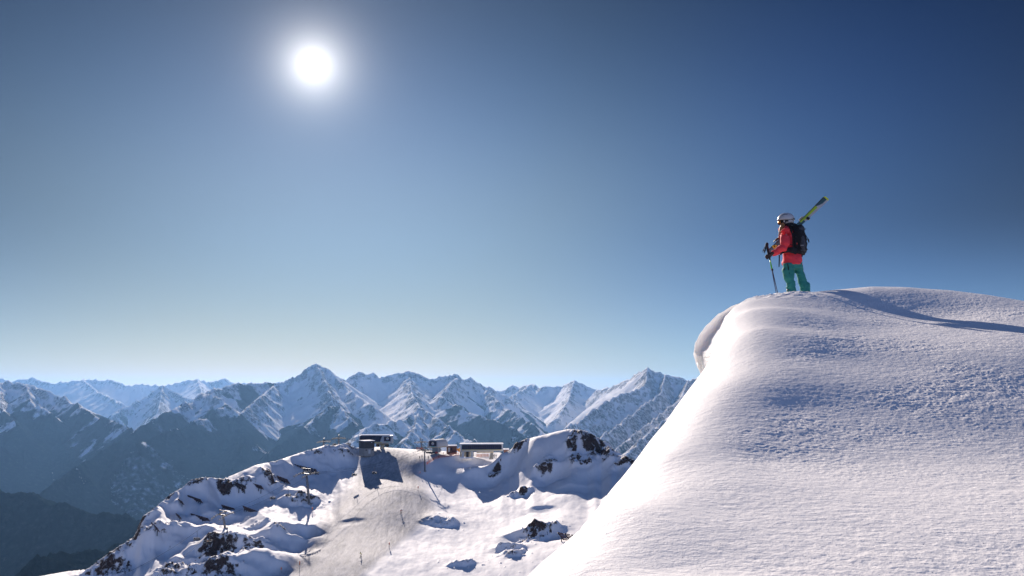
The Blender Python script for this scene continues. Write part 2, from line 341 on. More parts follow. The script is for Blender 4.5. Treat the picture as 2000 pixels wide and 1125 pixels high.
# ------------------------------------------------------------------ snow material
def snow_material(name, piste=False, near=False):
    m = bpy.data.materials.new(name); m.use_nodes = True; t = m.node_tree; b = t.nodes['Principled BSDF']
    b.inputs['Roughness'].default_value = 0.7; b.inputs['Specular IOR Level'].default_value = 0.09
    geo = N(t, 'ShaderNodeNewGeometry')
    def nz(scale, detail=5, rough=0.6, stretch=(1, 1, 1), rot=0):
        mp = N(t, 'ShaderNodeMapping'); mp.inputs['Scale'].default_value = stretch; mp.inputs['Rotation'].default_value = (0, 0, rot); t.links.new(geo.outputs['Position'], mp.inputs['Vector'])
        n = N(t, 'ShaderNodeTexNoise'); n.inputs['Scale'].default_value = scale; n.inputs['Detail'].default_value = detail; n.inputs['Roughness'].default_value = rough
        t.links.new(mp.outputs[0], n.inputs['Vector']); return n.outputs['Fac']
    if near:
        c = ramp(t, nz(0.6, 4), [(0.3, (0.87, 0.86, 0.865)), (0.7, (0.92, 0.905, 0.905))])
        t.links.new(c, b.inputs['Base Color'])
        grain = nz(55, 3, 0.7); cr = nz(9, 5, 0.62, (1, 1.5, 1))
        h = math_n(t, 'MULTIPLY_ADD', grain, 0.35, cr)
        bp = N(t, 'ShaderNodeBump'); bp.inputs['Distance'].default_value = 0.02; bp.inputs['Strength'].default_value = 0.55; t.links.new(h, bp.inputs['Height'])
        t.links.new(bp.outputs[0], b.inputs['Normal'])
        # glinting crystals: scattered tiny facets turned to the light
        vo = N(t, 'ShaderNodeTexVoronoi'); vo.inputs['Scale'].default_value = 38; t.links.new(geo.outputs['Position'], vo.inputs['Vector'])
        near_c = math_n(t, 'LESS_THAN', vo.outputs['Distance'], 0.11)
        sc = N(t, 'ShaderNodeSeparateColor'); t.links.new(vo.outputs['Color'], sc.inputs[0])
        pick = math_n(t, 'MULTIPLY', math_n(t, 'GREATER_THAN', sc.outputs[0], 0.7), near_c)
        gl = N(t, 'ShaderNodeBsdfGlossy'); gl.inputs['Roughness'].default_value = 0.16; gl.inputs['Color'].default_value = (1, 1, 1, 1)
        v1 = N(t, 'ShaderNodeVectorMath', operation='MULTIPLY_ADD'); t.links.new(vo.outputs['Color'], v1.inputs[0]); v1.inputs[1].default_value = (1.6, 1.6, 1.0); v1.inputs[2].default_value = (-0.8, -0.8, 0.5)
        v2 = N(t, 'ShaderNodeVectorMath', operation='NORMALIZE'); t.links.new(v1.outputs[0], v2.inputs[0]); t.links.new(v2.outputs[0], gl.inputs['Normal'])
        mx = N(t, 'ShaderNodeMixShader'); t.links.new(pick, mx.inputs[0]); t.links.new(b.outputs[0], mx.inputs[1]); t.links.new(gl.outputs[0], mx.inputs[2])
        t.links.new(mx.outputs[0], t.nodes['Material Output'].inputs['Surface'])
        return m
    rock = N(t, 'ShaderNodeAttribute', attribute_name='rock'); pis = N(t, 'ShaderNodeAttribute', attribute_name='piste')
    # groomed, skied-out snow on the piste is greyer, with track streaks following the run
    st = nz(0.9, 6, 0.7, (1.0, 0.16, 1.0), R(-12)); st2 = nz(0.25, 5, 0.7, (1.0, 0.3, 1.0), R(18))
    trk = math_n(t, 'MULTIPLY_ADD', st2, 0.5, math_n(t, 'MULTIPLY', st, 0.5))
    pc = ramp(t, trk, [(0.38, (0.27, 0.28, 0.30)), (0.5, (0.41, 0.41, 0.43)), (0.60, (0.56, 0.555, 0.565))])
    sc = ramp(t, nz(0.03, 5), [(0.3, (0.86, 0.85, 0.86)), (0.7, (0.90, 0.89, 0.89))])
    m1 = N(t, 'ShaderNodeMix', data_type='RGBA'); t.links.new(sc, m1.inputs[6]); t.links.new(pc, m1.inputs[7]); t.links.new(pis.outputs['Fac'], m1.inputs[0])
    rn = nz(0.42, 9, 0.76)
    nrm_ = N(t, 'ShaderNodeSeparateXYZ'); t.links.new(geo.outputs['Normal'], nrm_.inputs[0])
    stp = math_n(t, 'MULTIPLY', math_n(t, 'SUBTRACT', 0.84, nrm_.outputs['Z']), 1.7)
    rf = math_n(t, 'MULTIPLY_ADD', rock.outputs['Fac'], 1.3, math_n(t, 'MULTIPLY_ADD', rn, 4.2, math_n(t, 'SUBTRACT', math_n(t, 'MULTIPLY', stp, rock.outputs['Fac']), 3.16))); rf = math_n(t, 'MULTIPLY', rf, 4, clamp=True)
    rc = ramp(t, nz(0.9, 6, 0.7), [(0.3, (0.045, 0.032, 0.032)), (0.55, (0.11, 0.075, 0.066)), (0.75, (0.22, 0.15, 0.125))])
    m2 = N(t, 'ShaderNodeMix', data_type='RGBA'); t.links.new(m1.outputs[2], m2.inputs[6]); t.links.new(rc, m2.inputs[7]); t.links.new(rf, m2.inputs[0])
    t.links.new(m2.outputs[2], b.inputs['Base Color'])
    hb = math_n(t, 'MULTIPLY', trk, math_n(t, 'MULTIPLY_ADD', pis.outputs['Fac'], 0.9, 0.1))
    hb = math_n(t, 'ADD', hb, math_n(t, 'MULTIPLY', math_n(t, 'MULTIPLY', nz(1.6, 6, 0.7), rf), 3.0))
    hb = math_n(t, 'ADD', hb, math_n(t, 'MULTIPLY', nz(0.16, 4, 0.5), 0.25))
    bp = N(t, 'ShaderNodeBump'); bp.inputs['Distance'].default_value = 0.35; bp.inputs['Strength'].default_value = 0.9; t.links.new(hb, bp.inputs['Height'])
    t.links.new(bp.outputs[0], b.inputs['Normal'])
    return m
M_NEAR = snow_material("wind packed snow", near=True)
M_LIP = M_NEAR.copy(); M_LIP.name = 'overhanging snow'; _b = M_LIP.node_tree.nodes['Principled BSDF']; _b.inputs['Subsurface Weight'].default_value = 0.8; _b.inputs['Subsurface Radius'].default_value = (1, 0.9, 0.8); _b.inputs['Subsurface Scale'].default_value = 0.7
M_MID = snow_material("resort snow")

# ------------------------------------------------------------------ the snow ridge in the foreground
def near_ridge():
    pts = []
    def c(px, py, Y, *off):
        p = P(px, py, Y); pts.append(tuple(p))
        for (dx, dy, dz) in off: pts.append((p[0]+dx, p[1]+dy, p[2]+dz))
    back = ((0.0, 1.6, -0.10), (0.1, 4.0, -0.9), (0.3, 9.0, -4.5))
    left = ((-0.55, 0.45, -0.75), (-1.6, 1.2, -2.6), (-4.2, 2.6, -6.8))
    # skyline along the crest
    for px, py, Y in ((1462,586,14.1),(1500,580,14.7),(1545,575,15.2),(1620,567,15.5),(1700,560,15.4),(1870,569,14.3),(2000,588,12.9),(2250,640,11.9)): c(px, py, Y, *back)
    c(1425, 606, 13.4, (-0.5, 0.6, -0.5), (-1.5, 2.0, -2.6), (-3.0, 6, -6.5))
    # left silhouette: the lip runs back down towards the camera
    for px, py, Y in ((1418,630,12.0),(1405,668,10.9),(1380,716,9.8),(1329,790,8.1),(1237,905,6.6),(1141,1025,5.05),(1030,1125,4.2),(900,1290,3.3)): c(px, py, Y, *left)
    def D(py): return float(np.interp(py, [560, 575, 600, 640, 700, 800, 900, 1000, 1125], [16.2, 14.6, 12.4, 9.85, 8.5, 7.1, 5.9, 4.45, 3.42]))
    # the edge between the sunny flank and the textured face
    for px, py, Y in ((1458,610,11.8),(1472,645,10.2),(1474,700,8.9),(1400,790,7.3),(1300,890,6.0),(1200,1000,4.5),(1110,1110,3.6)): c(px, py, Y)
    # the broad face
    for px in (1545, 1700, 1870, 2000, 2300):
        for py in (600, 640, 700, 800, 900, 1000, 1110):
            if px >= 2000 and py < 630: continue
            k = {600: (12.3, 12.8, 12.4, 12.0), 640: (10.4, 10.8, 10.7, 10.6), 700: (8.85, 8.85, 8.65, 8.5), 800: (7.15, 7.15, 7.1, 7.1)}.get(py)
            if px > 2100 and py < 690: continue
            c(px, py, float(np.interp(px, [1545, 1700, 1870, 2000], k)) if k else D(py))
    for px, py in ((1500,900),(1420,1000),(1300,1110),(1500,800)): c(px, py, D(py))
    pts += [(x, y, z) for x in (-0.6, 1.5, 4, 6.5) for y, z in ((2.1, -0.86), (0.8, -0.98), (-2.5, -1.5))]
    pts += [(-3.5, 1.5, -5.2), (-3, -2, -4.6), (-7, 4, -9.5), (9, 26, -5.5), (16, 24, -4.5), (0, 24, -9), (-8, 14, -12), (-2, 17, -8)]
    f = tps(pts)
    r = np.r_[np.linspace(0.5, 3.2, 40), np.exp(np.linspace(math.log(3.22), math.log(18.5), 1000)), np.linspace(18.6, 34, 60)]
    fan = Polar(700, 2200, 1250, r); x, y = fan.x, fan.y
    edge = np.interp(y, [3, 3.6, 4.5, 6.0, 7.3, 8.75, 10.0, 11.0, 12.5, 14.5], [0.1, 0.25, 0.57, 1.15, 1.86, 2.64, 3.0, 3.3, 3.5, 3.6])
    dl = edge - x; fan.z = f(x, y) - 0.05*0.5*(np.sqrt(dl*dl + 0.004) + dl)*sstep(13.5, 10.5, y)
    fan.fit_skyline([(900,1262),(1000,1155),(1030,1125),(1055,1100),(1090,1072),(1122,1044),(1159,1004),(1199,952),(1236,906),(1260,877),(1292,838),(1325,796),(1351,760),(1369,735),(1381,714),(1392,690),(1405,664),(1414,640),(1420,614),(1432,601),(1462,586),(1500,580),(1545,575),(1620,567),(1700,560),(1770,561),(1850,567),(1930,577),(2000,588),(2200,622)], power=11.0, widths=(60, 30, 15))
    # wind-worked surface: soft hollows, then a crust of small crumbs on the open face
    print('skyfit done')
    flank = sstep(0.15, 1.0, x - np.interp(y, [4, 5.05, 5.85, 6.75, 7.9, 9.5, 11, 12.9, 14.5], [0.3, 0.55, 0.85, 1.29, 1.95, 2.75, 3.2, 3.75, 4.6]))
    rough = flank*sstep(15.5, 12.0, y)
    z = 0.008*fbm(x/1.7, y/1.2, 3, 101)*(0.25+0.75*flank)
    c1 = fbm(x/0.20+0.6*noise(x/0.5, y/0.5, 3), y/0.15, 4, 111); c2 = ridged(x/0.06, y/0.05, 3, 121)
    patch = sstep(-0.5, 0.6, fbm(x/1.3, y/1.0, 3, 131))
    z += rough*(0.0046*c1*(0.3+0.7*patch) + 0.0036*c2*(0.35+0.65*patch))*(0.45+0.55*sstep(5.2, 7.2, y))
    z += 0.0012*fbm(x/0.05, y/0.05, 2, 141)*(0.3+0.7*flank)
    # broken, trodden snow along the crest by the skier
    tr = np.exp(-((y-14.5)/0.8)**2)*sstep(3.9, 4.3, x)*sstep(5.5, 5.0, x)
    z += tr*0.07*ridged(x/0.28, y/0.25, 3, 151)*0.6
    fan.z = fan.z + z
    o = fan.mesh("snow_ridge", M_NEAR); structure(o); return fan
NEAR = near_ridge()

def cornice():
    """the curled lip of wind-blown snow hanging out past the ridge"""
    O = [(1452,589,14.6),(1430,597,14.8),(1405,612,15.0),(1385,630,15.1),(1368,650,15.2),(1358,670,15.2),(1356,684,15.2),(1362,695,15.1),(1370,697,15.0),(1375,703,14.9),(1381,716,14.6),(1384,735,14.2)]
    I = [(1456,594,13.9),(1440,606,13.8),(1430,622,13.5),(1426,645,13.4),(1422,664,13.2),(1418,680,13.2),(1414,690,13.0),(1411,700,12.9),(1408,706,12.8),(1406,712,12.8),(1405,722,12.7),(1404,740,12.4)]
    def dense(L, n):
        L = np.array([P(*q) for q in L]); d = np.r_[0, np.cumsum(np.linalg.norm(np.diff(L, axis=0), axis=1))]; d /= d[-1]
        tt = np.linspace(0, 1, n); return np.stack([np.interp(tt, np.linspace(0, 1, len(L)), L[:, k]) for k in range(3)], 1)
    n, mrow = 110, 46
    A, B = dense(O, n), dense(I, n); V = []; Fc = []
    for i in range(n):
        u = i/(n-1); bulge = math.sin(math.pi*min(1, u*1.15+0.08))**0.7 if u*1.15+0.08 < 1 else 0.0
        for j in range(mrow):
            t = j/(mrow-1)
            if t < 0.5:      # hollow underside turned to the camera
                s = t*2; p = B[i]*(1-s)+A[i]*s; p = p + np.array([0.16, 0.55, 0.02])*bulge*math.sin(math.pi*s)**0.8
            else:            # rounded sunny back
                s = (t-0.5)*2; q = B[i] + np.array([0.6, 2.6, -0.9]); p = A[i]*(1-s)+q*s; p = p + np.array([-0.10, 0.5, 0.30])*math.sin(math.pi*s)*0.9*min(1, bulge+0.2)
            e = 0.5-abs(t-0.5)
            k = 0.035*math.sin(i*1.7)*math.sin(i*0.61+1)*math.exp(-e*14) + (0.05*math.sin(i*0.93)*math.sin(i*2.3) if 62 < i < 100 else 0)*math.exp(-e*9)
            V.append((p[0]+k, p[1], p[2]+0.5*k))
    V = np.array(V); 
    V[:, 2] += 0.010*fbm(V[:, 0]/0.16+9, (V[:, 1]+V[:, 2])/0.16, 3, 8); V[:, 0] += 0.012*fbm(V[:, 1]/0.14, V[:, 2]/0.14, 3, 18)
    for i in range(n-1):
        for j in range(mrow-1): a = i*mrow+j; Fc.append((a, a+1, a+mrow+1, a+mrow))
    me = bpy.data.meshes.new("snow_cornice"); me.from_pydata([tuple(v) for v in V], [], Fc); me.update()
    for p_ in me.polygons: p_.use_smooth = True
    me.materials.append(M_LIP); o = bpy.data.objects.new("snow_cornice", me); COL.objects.link(o); structure(o)
cornice()

# ------------------------------------------------------------------ the resort knoll
ROCK_SPOTS = [  # photograph position, distance, half width and half height (m), strength: rock showing through the snow
 (1165,864,8,5.5,0.95),(1187,880,7,4.5,0.95),(1150,852,5,3,0.85),(1128,850,5,3,0.8),(1118,868,4,3,0.8),(1121,892,4,3,0.9),(1145,893,5,2,0.8),(1015,866,5,2,0.9),(967,910,4,3,0.9),
 (1222,903,6,2,0.9),(1195,895,6,2,0.6),(1070,908,7,2.5,0.75),(383,940,5,2.2,0.8),(437,944,5.5,3.2,0.9),(458,948,4,2,0.75),(475,949,6,3,0.7),(524,942,5,4,0.9),(330,972,3,3,0.8),
 (275,1025,3,3.5,0.7),(262,1050,3,2.5,0.85),(292,1010,4,3,0.6),(210,1095,9,7,0.75),(235,1100,7,5,0.75),(190,1110,5,4,0.7),(262,1066,5,4,0.8),(230,1080,8,3,0.6),(295,1062,3,2,0.8),
 (410,1070,5,5,0.9),(432,1060,4,3,0.7),(402,1090,4,3,0.7),(445,1068,6,4,0.7),(475,1075,8,4,0.75),(497,1063,6,3,0.7),(595,980,8,3,0.75),(345,1103,5,3,0.8),(420,1110,7,4,0.75),(440,1122,7,4,0.75),(330,1120,5,4,0.8),
 (615,882,6,3,0.6),(650,872,7,3,0.6),(688,870,5,3,0.85),(672,881,7,2,0.6),(540,900,4,1.5,0.6),(320,1050,6,4,0.5),(340,1035,7,3,0.45),(370,1120,5,3,0.6),(505,1028,6,2,0.45),(545,1047,4,2,0.8),
 (860,1022,8,2.5,0.6),(1045,1040,7,3,0.8),(1030,1052,5,2,0.7),(1000,1078,5,5,0.65),(1068,1035,6,2,0.7),(985,1070,4,2,0.5),(1023,958,3,2,0.85),(1003,960,2.5,2,0.7),(900,1103,6,1.5,0.5),
]
STEPS = [  # (px, py, across m, along m, drop m, turn deg): the snow falls away towards the camera here, throwing a shadow
 (925,900,24,14,6.0,8),(960,905,26,14,6.5,-4),(650,880,20,9,3.0,4),(600,888,14,8,2.0,10),(470,950,28,13,6.0,8),(395,945,18,9,3.5,15),(525,948,12,9,3.5,0),(335,985,12,10,4,30),(410,1000,22,10,3.2,5),
 (585,975,16,8,3.0,5),(560,1050,26,12,5,10),(590,1035,18,9,4,18),(425,1060,20,10,5,15),(500,1062,22,9,4,15),(300,1065,26,12,5,12),(355,1040,22,9,4,-6),(440,1108,24,9,5,16),(240,1085,24,9,4,20),
 (1085,905,16,9,4.0,6),(1165,855,18,10,6.0,-30),(1055,912,8,5,2,8),(1023,955,9,6,2.2,8),(865,1018,15,7,2.4,10),(1050,1035,22,10,4.5,10),(1000,1068,12,6,2.5,20),(1110,865,16,8,2.5,-12),(1190,900,22,10,2.2,4),(1050,870,12,8,1.8,30),(1010,868,12,7,2.0,25),
 (690,1010,10,6,0.6,10),(870,930,10,8,1.0,20),(380,1080,16,8,3,14),(520,1100,18,8,3.5,20),(650,905,16,6,1.2,10),(560,965,16,7,1.6,10),(1060,985,14,8,1.0,12),(1120,940,20,8,1.2,5),
]
def knoll():
    pts = []
    def c(px, py, Y, *off):
        p = P(px, py, Y); pts.append(tuple(p))
        for (dy, dz) in off: k = (Y+dy)/Y; pts.append((p[0]*k, p[1]*k, p[2]+dz))
    back = ((22, -7), (70, -40), (190, -120))
    for px, py, Y in ((80,1127,325),(130,1118,328),(180,1110,332),(215,1082,338),(260,1052,348),(275,1020,358),(290,1003,365),(335,970,378),(375,940,388),(430,932,402),(470,921,412),(540,900,430),(590,883,445),(620,875,455),(655,868,458)): c(px, py, Y, *back)
    for px, py, Y in ((700,873,462),(760,876,485),(850,884,500),(900,886,500),(985,884,490)): c(px, py, Y, (25, -3), (80, -30), (190, -120))
    for px, py, Y in ((1010,866,452),(1050,852,440),(1100,840,435),(1140,842,432),(1180,866,424),(1212,886,416),(1235,898,405),(1300,930,395),(1420,1000,380)): c(px, py, Y, *back)
    for px, py, Y in ((-60,1150,322),(-200,1180,320)): c(px, py, Y, *back)
    inner = [(720,905,440),(790,900,450),(850,905,452),(930,897,472),(975,897,468),(840,930,440),(905,935,438),(950,940,432),(820,960,402),(870,975,405),(740,945,408),(700,990,376),(790,1000,371),(700,1050,342),(770,1060,336),(650,1100,316),(780,1110,309),(850,1060,340),
      (900,1000,385),(960,985,390),(1000,960,405),(1060,945,408),(1040,905,425),(1010,890,440),(1100,880,425),(1130,905,410),(1180,910,405),(1180,950,385),(1100,965,385),(1040,1000,372),(960,1040,352),(1100,1020,350),(1060,1060,330),(980,1100,310),(900,1110,308),(1180,1010,345),(1250,940,380),
      (660,900,445),(640,930,425),(600,915,432),(560,930,420),(500,950,402),(610,960,405),(560,985,388),(610,1000,380),(520,1000,375),(450,960,392),(400,965,380),(450,1000,368),(360,1000,370),(320,1030,352),(380,1030,350),(450,1040,345),(540,1040,350),(590,1050,345),(520,1090,320),(590,1110,315),
      (440,1085,322),(370,1075,328),(300,1070,335),(250,1090,328),(300,1110,316),(380,1115,312),(450,1125,306),(200,1128,318)]
    for q in inner: c(*q)
    for px, Y, py in ((100,250,1260),(350,240,1300),(650,235,1330),(950,228,1350),(1250,235,1300),(1500,250,1250)): c(px, py, Y)
    f = tps(pts)
    fan = Polar(-80, 1420, 1300, np.exp(np.linspace(math.log(225), math.log(760), 900))); x, y = fan.x, fan.y
    fan.z = f(x, y)
    base = Polar(-80, 1420, 2, [1, 2]); base.az, base.r, base.z = fan.az, fan.r, fan.z.copy()
    bx, by = np.meshgrid([0], [0])
    locs = []
    z = fan.z.copy(); R_ = np.zeros_like(z)
    for px, py, wd, ln, dr, tn in STEPS:
        g = base.at(px, py); a = math.atan2(g.x, g.y) + R(tn)
        ux = (x-g.x)*math.cos(a) - (y-g.y)*math.sin(a); uy = (x-g.x)*math.sin(a) + (y-g.y)*math.cos(a)
        uy = uy + 0.14*wd*(ux/wd)**2*2 + 1.6*noise(x/6, y/6, int(px))
        prof = np.where(uy > 0, np.exp(-(uy/(ln*1.3))**2), 0) + np.where(uy <= 0, np.exp(-(uy/(ln*0.22))**2), 0)
        dip = np.exp(-((uy+ln*0.75)/(ln*0.5))**2)
        wg = np.exp(-(ux/(wd*0.55))**4)
        z += dr*(0.55*prof - 0.45*dip)*wg
    for px, py, w, h, k in ROCK_SPOTS:
        g = base.at(px, py); d = math.hypot(g.x, g.y)
        a = math.atan2(g.x, g.y); ux = (x-g.x)*math.cos(a)-(y-g.y)*math.sin(a); uy = (x-g.x)*math.sin(a)+(y-g.y)*math.cos(a)
        q = np.sqrt((ux/w)**2 + (uy/(h*1.5))**2)
        mk = k*sstep(1.25, 0.4, q + 0.35*noise(x/3, y/3, 5)); R_ = np.maximum(R_, mk)
    crag = ridged(x/7, y/7, 4, 201)
    z += R_*(1.5*crag + 1.8*np.abs(noise(x/9, y/9, 202)) + 0.35*ridged(x/2.2, y/2.2, 2, 203))
    # wind ripples and soft drifts that run down the slope from the upper right
    off = 1 - np.exp(-(np.maximum(0, 0))) if False else 1
    prow, pcol = None, None
    fan.z = z
    pxx, pyy = proj(x, y, z)
    # the piste: a groomed corridor from the stations down to the bottom of the frame
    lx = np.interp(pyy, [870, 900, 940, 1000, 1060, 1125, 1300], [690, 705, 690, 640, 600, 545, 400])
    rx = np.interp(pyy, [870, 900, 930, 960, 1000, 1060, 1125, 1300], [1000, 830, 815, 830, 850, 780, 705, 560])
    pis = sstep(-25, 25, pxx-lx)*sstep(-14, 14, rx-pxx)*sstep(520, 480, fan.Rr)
    wild = 1-pis
    dr1 = fbm(x/16 + 0.8*y/40, y/46 - x/90, 4, 211); dr2 = ridged(x/26 + y/60, y/60, 3, 221)
    leftside = sstep(760, 600, pxx)
    z = z + wild*(0.45+1.05*leftside)*dr1 + wild*leftside*1.0*(dr2-0.6) + 0.10*wild*fbm(x/4, y/7, 3, 231)
    z = z + pis*(0.07*fbm(x/2.2+y/14, y/13, 4, 241) + 0.25*fbm(x/22, y/40, 2, 242))
    # speckle of small stones near the rocky places
    halo = np.zeros_like(z)
    for px, py, w, h, k in ROCK_SPOTS:
        g = base.at(px, py); halo = np.maximum(halo, np.exp(-(((x-g.x)/(w*1.6))**2+((y-g.y)/(h*3.2))**2)))
    st = sstep(0.62, 0.78, noise(x/1.7, y/2.4, 301)+0.25*noise(x/0.8, y/0.9, 302))*halo*wild
    z += st*0.7; R_ = np.maximum(R_, st)
    fan.z = z
    fan.fit_skyline([(-80,1150),(80,1125),(130,1116),(170,1112),(180,1104),(215,1078),(262,1048),(270,1028),(278,1008),(290,1001),(310,985),(325,972),(338,962),(355,953),(375,936),(400,932),(425,934),(435,936),(470,921),(500,908),(540,900),(590,883),(620,874),(640,868),(652,871),(662,868),(676,866),(690,873),(700,875),(740,873),(800,877),(850,880),(900,883),(985,884),(996,880),(1008,864),(1030,857),(1060,850),(1090,842),(1110,838),(1130,839),(1142,841),(1160,849),(1175,860),(1190,866),(1200,880),(1215,886),(1228,893),(1240,900),(1300,930),(1420,1000)], power=6.0, cut=lambda X, Y: Y > 540)
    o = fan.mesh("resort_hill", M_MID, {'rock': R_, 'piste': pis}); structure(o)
    return fan
MID = knoll()
# ------------------------------------------------------------------ mesh builder
class MB:
    def __init__(s): s.V = []; s.F = []; s.M = []
    def add(s, v, f, m=0):
        o = len(s.V); s.V += [tuple(map(float, q)) for q in v]; s.F += [tuple(i+o for i in q) for q in f]; s.M += [m]*len(f); return s
    def box(s, c, d, rz=0, m=0, rx=0, ry=0):
        E = Euler((rx, ry, rz)).to_matrix(); x, y, z = d[0]/2, d[1]/2, d[2]/2
        v = [Vector(c) + E @ Vector((a*x, b*y, e*z)) for a in (-1, 1) for b in (-1, 1) for e in (-1, 1)]
        return s.add(v, [(0, 1, 3, 2), (4, 6, 7, 5), (0, 4, 5, 1), (2, 3, 7, 6), (0, 2, 6, 4), (1, 5, 7, 3)], m)
    def tube(s, pts, rad, n=8, m=0, up=(0, 0, 1), squash=None):
        """lofted tube; rad per point is a number or (across, along-up) pair"""
        pts = [Vector(p) for p in pts]; V = []; k = len(pts)
        for i, p in enumerate(pts):
            d = (pts[min(i+1, k-1)] - pts[max(i-1, 0)]).normalized(); u = Vector(up)
            if abs(d.dot(u)) > 0.95: u = Vector((0, 1, 0)) if abs(d.y) < 0.9 else Vector((1, 0, 0))
            a = d.cross(u).normalized(); b = a.cross(d).normalized()
            r = rad[i] if isinstance(rad, (list, tuple)) else rad; ra, rb = r if isinstance(r, (list, tuple)) else (r, r)
            for j in range(n):
                t = 2*math.pi*j/n; V.append(p + a*(ra*math.cos(t)) + b*(rb*math.sin(t)))
        Fc = [(i*n+j, i*n+(j+1) % n, (i+1)*n+(j+1) % n, (i+1)*n+j) for i in range(k-1) for j in range(n)]
        Fc.append(tuple(range(n-1, -1, -1))); Fc.append(tuple((k-1)*n+j for j in range(n)))
        return s.add(V, Fc, m)
    def ell(s, c, r, n=14, k=9, m=0, rot=None):
        V = []; 
        for i in range(k+1):
            ph = math.pi*i/k
            for j in range(n):
                t = 2*math.pi*j/n; q = Vector((r[0]*math.sin(ph)*math.cos(t), r[1]*math.sin(ph)*math.sin(t), r[2]*math.cos(ph)))
                if rot: q = rot @ q
                V.append(Vector(c)+q)
        return s.add(V, [(i*n+j, (i+1)*n+j, (i+1)*n+(j+1) % n, i*n+(j+1) % n) for i in range(k) for j in range(n)], m)
    def prism(s, prof, x0, x1, m=0):
        """profile in y,z swept along x"""
        n = len(prof); V = [(x0, y, z) for y, z in prof] + [(x1, y, z) for y, z in prof]
        Fc = [(i, (i+1) % n, n+(i+1) % n, n+i) for i in range(n)] + [tuple(range(n-1, -1, -1)), tuple(range(n, 2*n))]
        return s.add(V, Fc, m)
    def build(s, name, mats, parent=None, smooth=False, bevel=0):
        me = bpy.data.meshes.new(name); me.from_pydata(s.V, [], s.F)
        mats = mats if isinstance(mats, (list, tuple)) else [mats]
        for m in mats: me.materials.append(m)
        for p, k in zip(me.polygons, s.M): p.material_index = k; p.use_smooth = smooth
        bm = bmesh.new(); bm.from_mesh(me); bmesh.ops.remove_doubles(bm, verts=bm.verts, dist=1e-5); bmesh.ops.recalc_face_normals(bm, faces=bm.faces); bm.to_mesh(me); bm.free()
        o = bpy.data.objects.new(name, me); COL.objects.link(o)
        if parent is not None: o.parent = parent
        if bevel:
            b = o.modifiers.new("bevel", 'BEVEL'); b.width = bevel; b.segments = 2; b.limit_method = 'ANGLE'
        return o
def thing(name, label, cat, loc=(0, 0, 0), rz=0.0, group=None):
    o = bpy.data.objects.new(name, None); o.empty_display_size = 0.2; COL.objects.link(o); o.location = loc; o.rotation_euler = (0, 0, rz)
    o['label'] = label; o['category'] = cat
    if group: o['group'] = group
    return o
def tag(o, label, cat, group=None):
    o['label'] = label; o['category'] = cat
    if group: o['group'] = group
    return o
def copy_tree(o, parent=None):
    c = o.copy(); COL.objects.link(c)
    if parent is not None: c.parent = parent
    for ch in list(o.children): copy_tree(ch, c)
    return c

STEEL = new_mat("galvanised steel", (0.20, 0.20, 0.21), 0.5, 0.3, 0.15, 2)
DSTEEL = new_mat("dark steel", (0.055, 0.055, 0.06), 0.5, 0.3, 0.2, 2)
WSTEEL = new_mat("weathered grey paint", (0.30, 0.28, 0.24), 0.6, 0, 0.15, 1)
RUST = new_mat("rust brown timber and steel", (0.085, 0.035, 0.038), 0.8, 0, 0.35, 1.5)
PANEL = new_mat("dark blue glazing", (0.016, 0.017, 0.045), 0.35, 0, 0.4, 0.6, spec=0.3)
PANEL2 = new_mat("purple brown cladding", (0.05, 0.035, 0.06), 0.5, 0, 0.4, 1.5)
LGREY = new_mat("light grey sheet metal", (0.52, 0.53, 0.54), 0.5, 0, 0.06, 1)
CREAM = new_mat("cream cladding", (0.55, 0.47, 0.34), 0.6, 0, 0.06, 1)
YEL = new_mat("yellow trim", (0.62, 0.50, 0.16), 0.6)
CYAN = new_mat("turquoise sign strip", (0.08, 0.42, 0.46), 0.5)
CONC = new_mat("concrete", (0.30, 0.29, 0.28), 0.9, 0, 0.15, 1.5)
BOARD = new_mat("dark grey boards", (0.075, 0.07, 0.075), 0.8, 0, 0.2, 3)
BROWN = new_mat("brown larch boards", (0.14, 0.065, 0.05), 0.8, 0, 0.3, 2)
ORANGE = new_mat("orange netting", (0.75, 0.20, 0.08), 0.7)
ORY = new_mat("orange yellow padding", (0.75, 0.33, 0.03), 0.6)
REDM = new_mat("red plastic", (0.55, 0.05, 0.04), 0.5)
WHITE = new_mat("white emblem paint", (0.75, 0.75, 0.75), 0.5)
BLUEM = new_mat("blue emblem paint", (0.05, 0.12, 0.45), 0.5)
SNOWM = new_mat("roof snow", (0.86, 0.87, 0.90), 0.8, 0, 0.02, 1, spec=0.1)
GLASS = new_mat("booth glazing", (0.22, 0.27, 0.30), 0.15, 0, 0.1, 1)
BLK = new_mat("black fabric", (0.012, 0.012, 0.016), 0.85, 0, 0.3, 8)

def yaw(p): return -math.atan2(p[0], p[1])

# ------------------------------------------------------------------ ski lift stations
def emblem(mb, x, y, z, r, n=18):
    """round badge: white disc with yellow upper and blue lower half"""
    V = [(x, y, z)] + [(x+r*math.cos(2*math.pi*i/n), y, z+r*math.sin(2*math.pi*i/n)) for i in range(n)]
    mb.add(V, [(0, i+1, (i+1) % n+1) for i in range(n)], 0)
    for s_, m in ((1, 1), (-1, 2)):
        V = [(x, y-0.02, z+0.08*r*s_)] + [(x+0.72*r*math.cos(math.pi*i/9), y-0.02, z+s_*(0.08*r+0.64*r*math.sin(math.pi*i/9))) for i in range(10)]
        mb.add(V, [(0, i+1, i+2) for i in range(9)], m)
def loc_y(px, py, Y): return Vector(P(px, py, Y))

